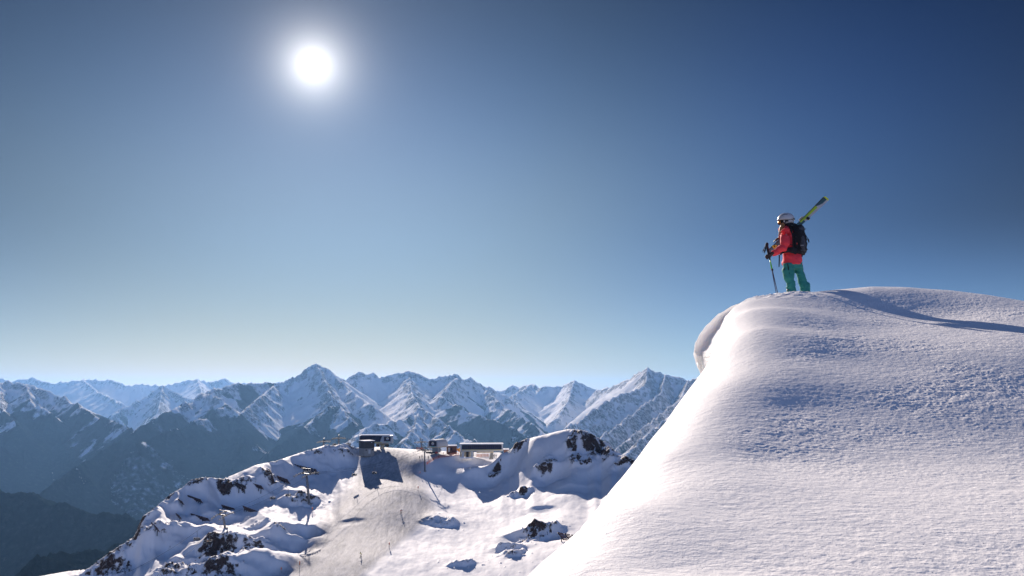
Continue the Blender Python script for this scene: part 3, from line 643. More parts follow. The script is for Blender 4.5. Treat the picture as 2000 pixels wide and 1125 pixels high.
def station_left():
    Y = 466; o = loc_y(733, 882, Y); u = Y/F
    t = thing("lift_station", "lift station with dark glazed side, raised behind the small cube building", "lift station", o, yaw(o)+R(-9), "ski lift stations on the ridge")
    X = lambda px: (px-733)*u
    Zz = lambda py: (882-py)*u
    prof = [(-2.6, Zz(866)), (-3.0, Zz(863.5)), (-2.5, Zz(856)), (-1.5, Zz(851.5)), (1.5, Zz(851)), (2.8, Zz(856)), (3.0, Zz(866))]
    MB().prism(prof, X(703), X(766)).build("housing", LGREY, t)
    b = MB(); b.add([(X(705.5), -2.6, Zz(851.8)), (X(746.5), -2.6, Zz(852.6)), (X(743), -3.12, Zz(863)), (X(703.5), -3.12, Zz(862.6))], [(0, 1, 2, 3)]); b.add([(X(705.5), -1.6, Zz(851.4)), (X(746.5), -1.6, Zz(852)), (X(746.5), -2.6, Zz(852.6)), (X(705.5), -2.6, Zz(851.8))], [(0, 1, 2, 3)])
    b.build("glazing", PANEL, t)
    for i in range(7): MB().box((X(707+i*5.5), -3.1, Zz(858)), (0.07, 0.1, (863-853.5)*u)).build("mullion", DSTEEL, t)
    MB().box(((X(703)+X(747))/2, -3.08, Zz(864.2)), ((747-703)*u, 0.16, 0.4)).build("trim", YEL, t)
    MB().box((X(757), -3.1, Zz(857.5)), (12.5*u, 0.25, 8.5*u)).build("sign_board", PANEL, t)
    b = MB(); emblem(b, X(757.5), -3.26, Zz(857), 0.72); b.build("emblem", [WHITE, YEL, BLUEM], t)
    MB().box((X(757.5), -3.1, Zz(862.9)), (5.5*u, 0.2, 0.36)).build("sign_strip", CYAN, t)
    MB().prism([(-1.0, Zz(866)), (-1.7, Zz(868)), (1.7, Zz(868)), (1.0, Zz(866))], X(735), X(757)).build("keel", CREAM, t)
    b = MB(); b.tube([(X(745), 0.4, -2), (X(746.5), 0.2, Zz(867.5))], [1.5, 1.15], 10); b.build("pillar", CREAM, t, True)
    for px in (734, 752): MB().tube([(X(px), 0, Zz(870.5)), (X(px+4), 0, Zz(870)), (X(px+7), 0.2, Zz(871))], [0.5, 1.0, 0.5], 8).build("drive_unit", DSTEEL, t, True)
    MB().box((X(732), 0.0, Zz(850.6)), (56*u, 3.4, 0.28)).build("roof", SNOWM, t)
def hut_cube():
    Y = 452; o = loc_y(716, 886, Y); u = Y/F
    t = thing("station_building", "cube building of dark boards on a concrete base with two windows", "building", o, yaw(o)+R(28))
    MB().box((0, 0, 1.0), (6.1, 6.1, 4.4)).build("base", CONC, t)
    MB().box((0, 0, 5.0), (6.25, 6.25, 3.9)).build("wall", BOARD, t)
    b = MB()
    for i in range(9): b.box((0, -3.16, 3.3+i*0.42), (6.2, 0.05, 0.05))
    b.build("cladding_batten", DSTEEL, t)
    MB().box((0, 0, 7.1), (6.8, 6.8, 0.34)).build("roof", SNOWM, t, bevel=0.1)
    for x in (-1.9, 1.9): MB().box((x, -3.08, 2.2), (0.7, 0.1, 0.6)).build("window", PANEL, t)
    MB().box((0.1, -3.08, 1.25), (1.3, 0.1, 2.2)).build("door", LGREY, t)
    MB().box((1.3, -3.16, 6.2), (0.35, 0.2, 0.35)).build("lamp", WHITE, t)
def station_mid():
    Y = 478; o = loc_y(850, 884, Y); u = Y/F
    t = thing("lift_station", "lift station with silver barrel roof and a dark square sign on its pale gable", "lift station", o, yaw(o)+R(-30), "ski lift stations on the ridge")
    Zz = lambda py: (884-py)*u
    # barrel roof runs away to the left, gable faces the camera
    n = 12; prof = [(-3.6*math.cos(math.pi*i/n), Zz(872) + (Zz(858.5)-Zz(872))*math.sin(math.pi*i/n)**0.75) for i in range(n+1)]
    V = [(x+1.2, -5.0, z) for x, z in prof] + [(x+1.2, 6.5, z) for x, z in prof]; m = n+1
    MB().add(V, [(i, i+1, m+i+1, m+i) for i in range(n)] + [tuple(range(m)), tuple(range(2*m-1, m-1, -1))] + [(0, m, 2*m-1, m-1)]).build("roof", LGREY, t, False)
    MB().box((1.3, -5.12, Zz(866)), (4.9, 0.2, 2.9)).build("sign_board", PANEL, t)
    b = MB(); emblem(b, 1.3, -5.26, Zz(865.8), 0.8); b.build("emblem", [WHITE, YEL, BLUEM], t)
    MB().box((1.3, -5.12, Zz(871.3)), (2.3, 0.2, 0.34)).build("sign_strip", CYAN, t)
    MB().box((1.2, 0.6, Zz(873)), (7.0, 10.5, 0.5)).build("underside", CREAM, t)
    MB().box((2.2, -2.2, Zz(878)), (3.4, 3.0, 3.0)).build("booth", GLASS, t)
    for x in (-1.4, 0.1, 3.95): MB().box((x, -3.5, Zz(878.2)), (0.35, 0.35, 3.2)).build("pillar", LGREY, t)
    MB().box((-1.2, 4.0, Zz(878)), (0.9, 0.9, 3.4)).build("pillar", LGREY, t)
    b = MB()
    for i in range(7): b.tube([(-6.5+i*1.0, -3.6, Zz(884)), (-6.5+i*1.0, -3.6, Zz(877.5))], 0.09, 6)
    for z in (Zz(878), Zz(880)): b.tube([(-7, -3.6, z), (0, -3.6, z)], 0.08, 6)
    b.build("railing", WSTEEL, t)
    MB().box((0.4, -4.8, Zz(883)), (7.5, 0.3, 0.9)).build("platform", DSTEEL, t)
    MB().box((3.8, -5.0, Zz(882.4)), (1.5, 0.3, 1.0)).build("barrier", REDM, t)
def hut_mid():
    Y = 486; o = loc_y(882, 884, Y); u = Y/F
    t = thing("operator_hut", "brown hut with snowy flat roof between the barrel roofed and longest stations", "hut", o, yaw(o)+R(5))
    MB().box((0, 0, 1.6), (5.8, 4.2, 4.6)).build("wall", BROWN, t)
    MB().box((0, 0, 4.15), (6.4, 4.8, 0.5)).build("roof", SNOWM, t, bevel=0.12)
    MB().box((0, -2.35, 3.8), (6.2, 0.16, 0.25)).build("fascia", RUST, t)
    MB().box((-1.7, -2.14, 1.9), (1.0, 0.1, 2.4)).build("door", LGREY, t)
    MB().box((-0.3, -2.14, 2.2), (1.1, 0.1, 1.6)).build("window", PANEL, t)
    MB().box((1.4, -2.3, 0.9), (3.0, 0.5, 1.2)).build("bench_box", RUST, t)
def station_right():
    Y = 462; o = loc_y(940, 895, Y); u = Y/F
    t = thing("lift_station", "longest lift station, a low dark glazed box in a white frame on two supports", "lift station", o, yaw(o)+R(3), "ski lift stations on the ridge")
    X = lambda px: (px-940)*u
    Zz = lambda py: (895-py)*u
    MB().prism([(-2.6, Zz(881.5)), (-3.0, Zz(878)), (-2.7, Zz(867.5)), (2.7, Zz(867.5)), (3.0, Zz(881.5))], X(899.5), X(981)).build("housing", LGREY, t)
    b = MB(); b.add([(X(902.5), -2.86, Zz(869)), (X(978), -2.86, Zz(869)), (X(978.5), -3.1, Zz(877.5)), (X(902), -3.1, Zz(877.5))], [(0, 1, 2, 3)]); b.build("glazing", PANEL, t)
    for i in range(19): MB().box((X(904.5+i*4.05), -3.06, Zz(873.2)), (0.22 if i in (2, 3, 4, 8, 9, 15) else 0.08, 0.16, 8.6*u), rx=R(5)).build("mullion", PANEL2, t)
    MB().box((X(940), -3.07, Zz(878.6)), (76*u, 0.2, 0.34)).build("trim", YEL, t)
    MB().box((X(940.3), 0, Zz(867.2)), (83.5*u, 6.4, 0.34)).build("roof", SNOWM, t)
    MB().prism([(-2.0, Zz(881.5)), (-1.0, Zz(884.6)), (1.0, Zz(884.6)), (2.0, Zz(881.5))], X(931), X(963)).build("keel", CREAM, t)
    MB().box((X(913.5), 0.2, Zz(888)), (4.6*u, 1.5, 15*u)).build("pillar", DSTEEL, t)
    b = MB(); b.add([(X(955), -1, Zz(897)), (X(963), -1, Zz(897)), (X(962.5), -1, Zz(884)), (X(958), -1, Zz(884)), (X(955), 1, Zz(897)), (X(963), 1, Zz(897)), (X(962.5), 1, Zz(884)), (X(958), 1, Zz(884))],
        [(0, 1, 2, 3), (7, 6, 5, 4), (0, 4, 5, 1), (1, 5, 6, 2), (2, 6, 7, 3), (3, 7, 4, 0)]); b.build("pillar", WSTEEL, t)
    for x in (904.5, 922): MB().box((X(x), -0.9, Zz(887.5)), (4.4*u, 1.4, 12*u)).build("booth", LGREY, t, bevel=0.1)
    for x in (900.6, 909.8, 917.6): MB().box((X(x), 1.2, Zz(887)), (3.2*u, 0.8, 10*u)).build("gate_post", CREAM, t)
    for x in (907.3, 919.8, 925.2): MB().box((X(x), -0.6, Zz(886)), (0.3, 0.3, 11*u)).build("door_post", DSTEEL, t)
    MB().box((X(913), -0.5, Zz(893.6)), (28*u, 3.5, 0.6)).build("platform", SNOWM, t)
def hut_far():
    Y = 474; o = loc_y(988.5, 886, Y)
    t = thing("tool_hut", "tiny brown hut capped with snow, right of the longest station beside the rocky hill", "hut", o, yaw(o))
    MB().box((0, 0, 0.9), (2.9, 2.5, 3.0)).build("wall", BROWN, t)
    MB().box((0, 0, 2.65), (3.6, 3.2, 0.6)).build("roof", SNOWM, t, bevel=0.15)
station_left(); hut_cube(); station_mid(); hut_mid(); station_right(); hut_far()
b = MB(); o = loc_y(896, 883, 468)
for i, (x, z, r) in enumerate(((-0.6, 1.0, 0.7), (0.3, 1.3, 0.8), (0.2, 0.3, 0.6), (-0.9, 1.6, 0.35), (0.8, 1.9, 0.4))): b.ell((x, 0, z+0.3), (r, 0.5, r*0.8), 9, 6)
q = b.build("crash_mat", ORY, None, True); q.location = o; tag(q, "bright orange yellow padding heaped at the left end of the longest station", "crash mat")

# ------------------------------------------------------------------ pylons, cables, chairs
def pylon(foot, top, line, label, s=1.0, cat="lift pylon"):
    """foot, top: world points; line: horizontal direction of the cable"""
    foot = Vector(foot); top = Vector(top); d = Vector((line[0], line[1], 0)).normalized(); rz = math.atan2(d.y, d.x)
    t = thing("lift_pylon", label, cat, foot, rz, "ski lift pylons")
    Ri = Matrix.Rotation(-rz, 3, 'Z'); T = Ri @ (top-foot)
    MB().tube([(0, 0, -3), T*0.5, T], [0.62*s, 0.5*s, 0.36*s], 12).build("column", STEEL, t, True)
    MB().tube([(0, 0, -3), (0, 0, 0.5)], [1.2*s, 1.0*s], 10).build("footing", CONC, t)
    MB().box(T+Vector((0, 0, 0.1)), (0.5*s, 6.4*s, 0.5*s)).build("crossarm", DSTEEL, t)
    sl = line[2]/math.hypot(line[0], line[1]) if len(line) > 2 else 0
    for y in (-3.1*s, 3.1*s):
        b = MB(); L = 4.4*s; c = T+Vector((0, y, 0.15))
        b.tube([c+Vector((-L, 0, -L*sl-0.5*s)), c+Vector((-L*0.5, 0, -L*sl*0.5)), c, c+Vector((L*0.5, 0, L*sl*0.5)), c+Vector((L, 0, L*sl-0.5*s))], 0.16*s, 6)
        for i in range(9):
            x = (-1+i/4)*L*0.94; z = x*sl - 0.5*s*(abs(x)/L)**2 + 0.30*s
            b.tube([c+Vector((x, -0.10, z)), c+Vector((x, 0.10, z))], 0.30*s, 10)
        b.build("sheave_train", WSTEEL, t)
    b = MB()
    for y in (-2.3*s, 2.3*s): b.tube([T+Vector((0, y, 0)), T+Vector((0, y*1.05, 2.3*s))], 0.16*s, 6); b.tube([T+Vector((0, y, 0.2)), T+Vector((0, y*0.45, 1.3*s)), T+Vector((0, y*0.1, 0.2))], 0.08*s, 5)
    b.tube([T+Vector((0, -3.2*s, 2.3*s)), T+Vector((0, 3.2*s, 2.3*s))], 0.18*s, 6); b.build("lifting_frame", DSTEEL, t)
    b = MB()
    for i in range(int(T.z/0.8)): q = T*((i+0.5)*0.8/T.z); b.box(q+Vector((-0.5*s, 0, 0)), (0.5, 0.05, 0.05))
    for y in (-0.2, 0.2): b.tube([Vector((-0.6*s, y, 0)), T+Vector((-0.6*s, y, 0))], 0.04, 4)
    b.build("ladder", DSTEEL, t)
    return [Vector((top.x - d.y*-y_, top.y + d.x*-y_, top.z+0.55)) for y_ in (-3.1*s, 3.1*s)]
def grounded(px, py_foot, px_top, py_top):
    g = MID.at(px, py_foot); Y = g.y; return g, Vector(P(px_top, py_top, Y))
f2, t2 = grounded(605, 985, 598.5, 926); f3, t3 = grounded(441.5, 1033, 435, 1006.5)
g1 = MID.at(830, 921); f1 = g1; t1 = Vector(P(829.5, 880, g1.y))
t_stB = Vector(P(846, 876, 474))
d32 = t2-t3; d21 = t1-t2
c1_ = pylon(f1, t1, t_stB-t2, "tall dark pylon standing alone at the top right edge of the piste", 0.75)
c2_ = pylon(f2, t2, d32+d21, "leaning pylon in the middle of the slope, left of the piste", 1.1)
c3_ = pylon(f3, t3, d32, "lowest pylon, short and leaning, between the snow barriers", 0.85)
o4 = Vector(P(632.5, 876, 468)); c4_ = pylon(o4, P(632.5, 863, 468), (1, 0.15, 0.05), "leftmost pylon head rising behind the rocky crest", 0.85)
o5 = Vector(P(661.8, 873, 470)); c5_ = pylon(o5, P(661.8, 856.5, 470), (1, 0.15, 0.03), "pylon on the rocky crest, left of the cube building", 0.85)
o6 = Vector(P(824, 880, 500)); c6_ = pylon(o6, P(823, 864, 500), (1, 0.5, 0.05), "pylon behind the barrel roofed station, at its left", 0.85)
CABLES = []
def cable(a, b, label, sag=1.0, r=0.045):
    a = Vector(a); b = Vector(b); n = 24
    pts = [a.lerp(b, i/n) + Vector((0, 0, -sag*4*(i/n)*(1-i/n))) for i in range(n+1)]
    o = MB().tube(pts, r, 5).build("lift_cable", DSTEEL); tag(o, label, "cable", "ski lift cables"); return pts
low = [Vector(P(227, 1128, 270)), Vector(P(300, 1128, 262))]
segs = []
for k, side in ((0, "far"), (1, "near")):
    segs.append(cable(low[k], c3_[k], "steel cable of the %s side running from the lowest pylon down to the lower left" % side, 2.0))
    segs.append(cable(c3_[k], c2_[k], "steel cable of the %s side between the lowest and the leaning middle pylon" % side, 2.0))
    segs.append(cable(c2_[k], c1_[k], "steel cable of the %s side crossing above the piste to the tall dark pylon" % side, 3.0))
    cable(c1_[k], t_stB + Vector((0.0, -1.5+3*k, 0.6)), "short %s side cable from the tall dark pylon into the barrel roofed station" % side, 0.3)
    cable(c4_[k], c5_[k], "short %s side cable between the two pylons on the rocky crest" % side, 0.2)
    cable(c5_[k], P(705, 862, 466), "%s side cable from the crest pylon into the left station" % side, 0.2)

def make_chair(label, loc, rz, group="hanging lift chairs"):
    t = thing("lift_chair", label, "lift chair", loc, rz, group)
    MB().tube([(0, 0, 0), (0, 0, -0.5), (0, 0.25, -1.2), (0, 0.3, -2.4), (0, 0.2, -3.0)], 0.09, 6).build("hanger", STEEL, t, True)
    MB().box((0, -0.25, -3.6), (2.5, 0.6, 0.14)).build("seat", DSTEEL, t, bevel=0.04)
    MB().box((0, 0.12, -3.15), (2.5, 0.12, 0.75), rx=R(-12)).build("backrest", DSTEEL, t, bevel=0.04)
    b = MB(); b.tube([(-1.25, 0.2, -2.6), (1.25, 0.2, -2.6)], 0.06, 6)
    for x in (-1.25, 1.25): b.tube([(x, 0.2, -2.6), (x, 0.2, -3.6), (x, -0.5, -3.65)], 0.06, 6)
    b.build("frame", WSTEEL, t)
    b = MB(); b.tube([(-1.1, -0.55, -3.1), (1.1, -0.55, -3.1)], 0.05, 6)
    for x in (-0.8, 0, 0.8): b.tube([(x, -0.55, -3.1), (x, -0.75, -4.2), (x+0.2, -0.9, -4.25)], 0.04, 5)
    b.build("footrest", STEEL, t)
    return t
CH = {}
proto = None
def on_line(pts, px):
    for a, b in zip(pts[:-1], pts[1:]):
        pa = proj(*a)[0]; pb = proj(*b)[0]
        if (pa-px)*(pb-px) <= 0: return a.lerp(b, (px-pa)/(pb-pa))
    return pts[len(pts)//2]
chairs = [(0, 385, 0, "empty chair hanging lowest of all, left of the dark rock band"), (3, 409.5, 1, "chair hanging just left of the lowest pylon, with bright riders"), (1, 533, 0, "empty chair halfway between the lowest and the leaning middle pylon"), (4, 563, 1, "chair with riders just left of the leaning middle pylon"),
          (2, 692, 0, "empty chair hanging below the cube building's shadow"), (5, 731.5, 1, "chair with riders hanging over the top of the piste")]
CHAIRS = []
for i, (sg, px, rid, lb) in enumerate(chairs):
    p = on_line(segs[sg], px); a = math.atan2(d21.y, d21.x) if px > 600 else math.atan2(d32.y, d32.x)
    if proto is None: proto = make_chair(lb, p, a-R(55)); c = proto
    else: c = copy_tree(proto); c.location = p; c.rotation_euler = (0, 0, a-R(55)); c['label'] = lb
    CHAIRS.append((c, rid))
for px, py, lb in ((654, 857.5, "chair with a dark rider showing under the crest pylon"), (681.5, 856, "empty chair with pale base just above the rocky crest")):
    c = copy_tree(proto); c.location = Vector(P(px, py, 468)); c.rotation_euler = (0, 0, R(20)); c['label'] = lb; c['group'] = "hanging lift chairs"; CHAIRS.append((c, 0))

# ------------------------------------------------------------------ avalanche barriers
def barrier(px0, py0, px1, py1, n, hpx, label, deep=0.0):
    gm_ = MID.at((px0+px1)/2, (py0+py1)/2+hpx); Y = gm_.y
    A = Vector(P(px0, py0, Y+1.5)); B = Vector(P(px1, py1, Y-1.5+deep)); H = hpx*Y/F
    t = thing("snow_barrier", label, "avalanche barrier", (A+B)/2 + Vector((0, 0, -H)), 0, "avalanche barriers on the slope")
    d = (B-A); L = d.length; ux = d.normalized(); hor = Vector((-ux.y, ux.x, 0)).normalized()   # points away from the camera
    if hor.y < 0: hor = -hor
    c0 = t.location; w = L/n
    def Q(i, along, up): return A + ux*(i*w) + hor*along + Vector((0, 0, up)) - c0
    for i in range(n):
        b = MB(); e0, e1 = 0.10*w, 0.90*w
        sh = ux*(w*0.75)
        for k in range(5):
            f = k/4.0; dz = -f*H*0.78; fw = f*H*0.35
            p0 = A + ux*(i*w+e0) + hor*fw + Vector((0, 0, dz)) - c0 + sh*f*0.9; p1 = A + ux*(i*w+e1) + hor*fw + Vector((0, 0, dz)) - c0 + sh*f*0.9
            b.tube([p0, p1], 0.12*H**0.5, 4)
        b.build("crossbeam_panel", RUST, t)
        b = MB(); p0 = A + ux*(i*w+0.1*w) - c0; p1 = p0 + sh*0.95 + hor*(H*0.38) + Vector((0, 0, -H*0.86))
        b.tube([p0, p1], 0.15*H**0.5, 5)
        b.tube([p0.lerp(p1, 0.62), p0.lerp(p1, 0.62) + Vector((0, -0.25, -H*0.4-2.0))], 0.13*H**0.5, 5)
        b.build("support", DSTEEL, t)
    return t
BARR = [(574,907,618,917,8,11,"largest red brown snow barrier, just above the leaning middle pylon"), (540,929,562,937,4,9,"barrier of four bays left of the largest one"), (488,943,511,949,5,7.5,"barrier right of the brown rocks below the crest"),
        (456,940,467,947,3,9,"short barrier standing among the brown rocks below the crest"), (366,967,392,976,7,7,"barrier of seven bays highest on the left shoulder"), (347,974,356,980,3,6,"tiny barrier left of the one high on the left shoulder"),
        (432,986,457,993,6,6.5,"barrier in the long shadow above the lowest pylon"), (474,988,503,999,7,8,"barrier right of the lowest pylon with a grid shadow below it"), (372,1003,407,1013,7,9,"barrier left of the lowest pylon"),
        (343,1002,351,1008,3,6,"tiny barrier on the lit slope near the left edge of the hill"), (295,1020,308,1032,4,7,"leftmost barrier, bent over the hill's left edge"), (1088,1040,1128,1047,3,15,"barrier half hidden by the near snow ridge")]
for q in BARR: barrier(*q)

# ------------------------------------------------------------------ orange nets, piste poles, mast
def net(line, label, h=1.5):
    pts = [MID.at(a, b) for a, b in line]; o = pts[0]
    t = thing("safety_net", label, "safety net", o, 0, "orange safety nets")
    dense = []
    for a, b in zip(pts[:-1], pts[1:]):
        n = max(2, int((b-a).length/1.2)); dense += [a.lerp(b, i/n) for i in range(n)]
    dense.append(pts[-1]); dense = [Vector((p.x, p.y, MID.h(p.x, p.y)))-o for p in dense]
    b = MB()
    for z in np.linspace(0.15, h, 5): b.tube([p+Vector((0, 0, z)) for p in dense], 0.045, 4)
    for p, q in zip(dense[:-1], dense[1:]):
        for k in (0, 0.33, 0.66): r_ = p.lerp(q, k); b.tube([r_+Vector((0, 0, 0.1)), r_+Vector((0, 0, h))], 0.03, 4)
    b.build("netting", ORANGE, t)
    for i in range(0, len(dense), 4): MB().tube([dense[i]+Vector((0, 0, -0.4)), dense[i]+Vector((0, 0, h+0.3))], 0.07, 6).build("post", ORANGE, t)
net([(834,908),(842,902),(852,897.5),(865,893.5),(880,891),(897,890.5)], "orange net curving from the tall dark pylon to the longest station")
net([(931,893),(942,892),(955,892)], "orange net under the longest station, between its two supports")
net([(814,879),(822,879.5),(829,881)], "small orange net left of the barrel roofed station")
def pole(px, py, h, label, col=None):
    g = MID.at(px, py); o = MB().tube([g-Vector((0, 0, 0.4)), g+Vector((0, 0, h))], 0.09, 6)
    o.tube([g+Vector((0, 0, h*0.55)), g+Vector((0, 0, h))], 0.22, 8, 1)
    tag(o.build("piste_marker", [STEEL, col or REDM]), label, "piste marker", "piste marker poles")
pole(816.5, 959, 2.2, "red marker pole at the right edge of the piste below the tall pylon"); pole(820.5, 927, 1.4, "red marker at the foot of the tall dark pylon"); pole(760, 1070, 2.0, "red marker pole on the lower right edge of the piste")
pole(610, 1000, 2.0, "orange marker pole below the leaning middle pylon", ORANGE); pole(549, 1118, 1.8, "orange marker pole at the bottom edge of the view", ORANGE); pole(585, 1112, 3.0, "thin marker pole low on the left piste edge", ORANGE); pole(866, 888, 1.2, "red marker above the curving orange net")
g = MID.at(1106, 841); t = thing("summit_mast", "thin mast with a bent tip on top of the rocky hill", "mast", g)
MB().tube([(0, 0, -1), (-0.1, 0, 2.4), (0.1, 0, 4.4)], 0.08, 6).build("pole", WSTEEL, t); MB().tube([(0.1, 0, 3.8), (0.7, 0, 3.2)], 0.08, 6).build("arm", WSTEEL, t)

# ------------------------------------------------------------------ small people on the piste
def col_mat(n, c): return new_mat(n, c, 0.8, 0, 0.1, 6)
C_ = {k: col_mat(k+" ski wear", v) for k, v in dict(navy=(0.02, 0.03, 0.07), black=(0.012, 0.012, 0.014), yellow=(0.6, 0.5, 0.05), orange=(0.6, 0.18, 0.05), red=(0.5, 0.05, 0.05), grey=(0.12, 0.12, 0.13), olive=(0.2, 0.2, 0.06), skin=(0.5, 0.3, 0.22), white=(0.7, 0.7, 0.7)).items()}
def small_person(p, rz, top, bot, hat, label, pose="stand", h=1.75):
    t = thing("person", label, "person", p, rz, "people far off on the slopes"); s = h/1.75
    if pose == "sit": hip = (0, 0, 0.0); knees = [(x, -0.45, 0.02) for x in (-0.12, 0.12)]; feet = [(x, -0.5, -0.5) for x in (-0.13, 0.13)]; sh = (0, 0.08, 0.52); hd = (0, 0.05, 0.8); hands = [(-0.2, -0.3, 0.2), (0.2, -0.3, 0.2)]
    elif pose == "ski": hip = (0, 0.12, 0.78); knees = [(-0.16, -0.14, 0.48), (0.2, -0.1, 0.5)]; feet = [(-0.25, 0.05, 0.0), (0.22, 0.1, 0.04)]; sh = (0.02, -0.16, 1.22); hd = (0.02, -0.3, 1.45); hands = [(-0.5, -0.4, 0.95), (0.5, -0.35, 1.0)]
    else: hip = (0, 0, 0.92); knees = [(-0.11, -0.02, 0.5), (0.12, 0, 0.5)]; feet = [(-0.14, 0, 0.0), (0.16, 0.03, 0.0)]; sh = (0, 0, 1.42); hd = (0, -0.03, 1.63); hands = [(-0.33, -0.1, 0.9), (0.34, -0.1, 0.92)]
    V = lambda q: Vector(q)*s
    b = MB(); hp, sh_, hd_ = V(hip), V(sh), V(hd)
    b.tube([hp-Vector((0, 0, 0.02)), hp.lerp(sh_, 0.5), sh_, sh_.lerp(hd_, 0.6)], [(0.17*s, 0.13*s), (0.17*s, 0.13*s), (0.2*s, 0.12*s), (0.07*s, 0.07*s)], 10, 0)
    for hn, sx in zip(hands, (-1, 1)):
        a = sh_+Vector((0.19*sx*s, 0, -0.02)); hn = V(hn); el = a.lerp(hn, 0.5)+Vector((0.08*sx, 0.08, -0.02)); b.tube([a, el, hn], [0.07*s, 0.055*s, 0.045*s], 8, 0)
    for kn, ft, sx in zip(knees, feet, (-1, 1)):
        b.tube([hp+Vector((0.09*sx*s, 0, 0.03)), V(kn), V(ft)+Vector((0, 0, 0.08))], [0.1*s, 0.08*s, 0.075*s], 8, 1); b.ell(V(ft)+Vector((0, -0.06, 0.05)), (0.06, 0.15, 0.06), 8, 5, 2)
    b.ell(hd_, (0.1*s, 0.115*s, 0.125*s), 10, 7, 3); b.ell(hd_+Vector((0, 0.015, 0.04)), (0.115*s, 0.13*s, 0.11*s), 10, 6, 2)
    b.build("body", [C_[top], C_[bot], C_[hat], C_['skin']], t, True); return t
def small_skis(p, rz, label0):
    for sx, w in ((-0.14, "left"), (0.16, "right")):
        b = MB(); b.tube([(sx, -0.85, 0.10), (sx, -0.7, 0.03), (sx, 0.8, 0.02)], [(0.03, 0.01), (0.05, 0.012), (0.05, 0.012)], 8); o = b.build("ski", C_['black']); o.location = p; o.rotation_euler = (0, 0, rz)
        tag(o, "%s ski under %s" % (w, label0), "ski", "skis under far skiers")
PEOPLE = [(819.5,897,"navy","black","grey","person in dark blue standing leftmost of the group at the top of the piste"), (824,895.5,"black","black","grey","person in black standing second from left at the top of the piste"), (836.5,897,"black","grey","black","person in black standing just right of the tall pylon's top section"),
          (847,899,"olive","black","yellow","short person in olive by the start of the curving orange net"), (856.8,894,"grey","navy","black","person in grey behind the curving orange net, in front of the barrel roofed station"), (882.5,887.5,"orange","navy","orange","person in orange top in front of the brown wooden hut"),
          (890.5,888,"navy","black","black","person in navy at the right corner of the brown wooden hut"), (861,882,"black","black","black","dark person in the doorway of the barrel roofed station"), (965,893,"black","black","black","person in black right of the longest station's right support"), (969,894,"navy","black","grey","second person right of the longest station's right support, in navy")]
for px, py, a, b_, c_, lb in PEOPLE:
    g = MID.at(px, py); small_person(g, yaw(g)+R(random.Random(int(px)).uniform(-60, 60)), a, b_, c_, lb, h=1.75 if a != "olive" else 1.3)
g = MID.at(783, 1003); small_person(g, yaw(g)+R(20), "red", "black", "black", "skier in red and black gliding alone in the middle of the piste", "ski", h=2.1); small_skis(g, yaw(g)+R(20), "the skier in red in the middle of the piste")
g = MID.at(705, 1088); small_person(g, yaw(g)-R(60), "yellow", "black", "black", "skier in yellow jacket carving near the bottom of the piste", "ski", h=2.1); small_skis(g, yaw(g)-R(60), "the skier in yellow near the bottom")
riders = {1: ("orange", "rider in orange on the chair left of the lowest pylon"), 3: ("black", "rider in black on the chair left of the leaning middle pylon"), 5: ("black", "rider in black on the chair above the top of the piste"), 6: ("black", "rider in black on the chair under the crest pylon")}
for i, (tp, lb) in riders.items():
    c = CHAIRS[i][0]; M = Matrix.Translation(c.location) @ c.rotation_euler.to_matrix().to_4x4()
    small_person(M @ Vector((-0.5 if i != 6 else 0, -0.2, -3.42)), c.rotation_euler.z, tp, "grey" if tp == "orange" else "navy", "white", lb, "sit")
# ------------------------------------------------------------------ the skier on the crest
YS = 15.2
base_pt = Vector(P(1553, 575, YS)); gz = NEAR.h(base_pt.x, base_pt.y)
SK = thing("person", "skier in coral jacket and teal trousers standing on the snow crest, skis on the shoulder", "person", base_pt, yaw(base_pt))
UN = YS/F*1.012/4.6875
def L(zx, zy, y=0.0):           # enlarged-photograph position to the skier's own upright frame (metres)
    return Vector(((zx-529.7)*UN, y, (1007.8-zy)*UN))
JACKET = new_mat("coral shell fabric", (0.86, 0.06, 0.08), 0.75, 0, 0.10, 9, spec=0.25, bump=0.004)
TEAL = new_mat("teal ski trouser fabric", (0.04, 0.24, 0.21), 0.8, 0, 0.12, 9, spec=0.2, bump=0.004)
PACKG = new_mat("charcoal pack fabric", (0.05, 0.052, 0.065), 0.75, 0, 0.2, 14, bump=0.003)
HELM = new_mat("white helmet shell", (0.62, 0.58, 0.57), 0.35, 0, 0.03, 3, coat=0.3)
LENS = new_mat("orange mirror lens", (0.75, 0.25, 0.03), 0.15, 0.4, 0.1, 4)
HAIR = new_mat("reddish blond hair", (0.42, 0.17, 0.06), 0.6, 0, 0.3, 40)
SKIN = new_mat("skin", (0.55, 0.31, 0.22), 0.55)
GLOVE = new_mat("dark brown leather glove", (0.045, 0.022, 0.022), 0.6, 0, 0.2, 20)
BOOT = new_mat("ski boot plastic", (0.10, 0.10, 0.11), 0.4)

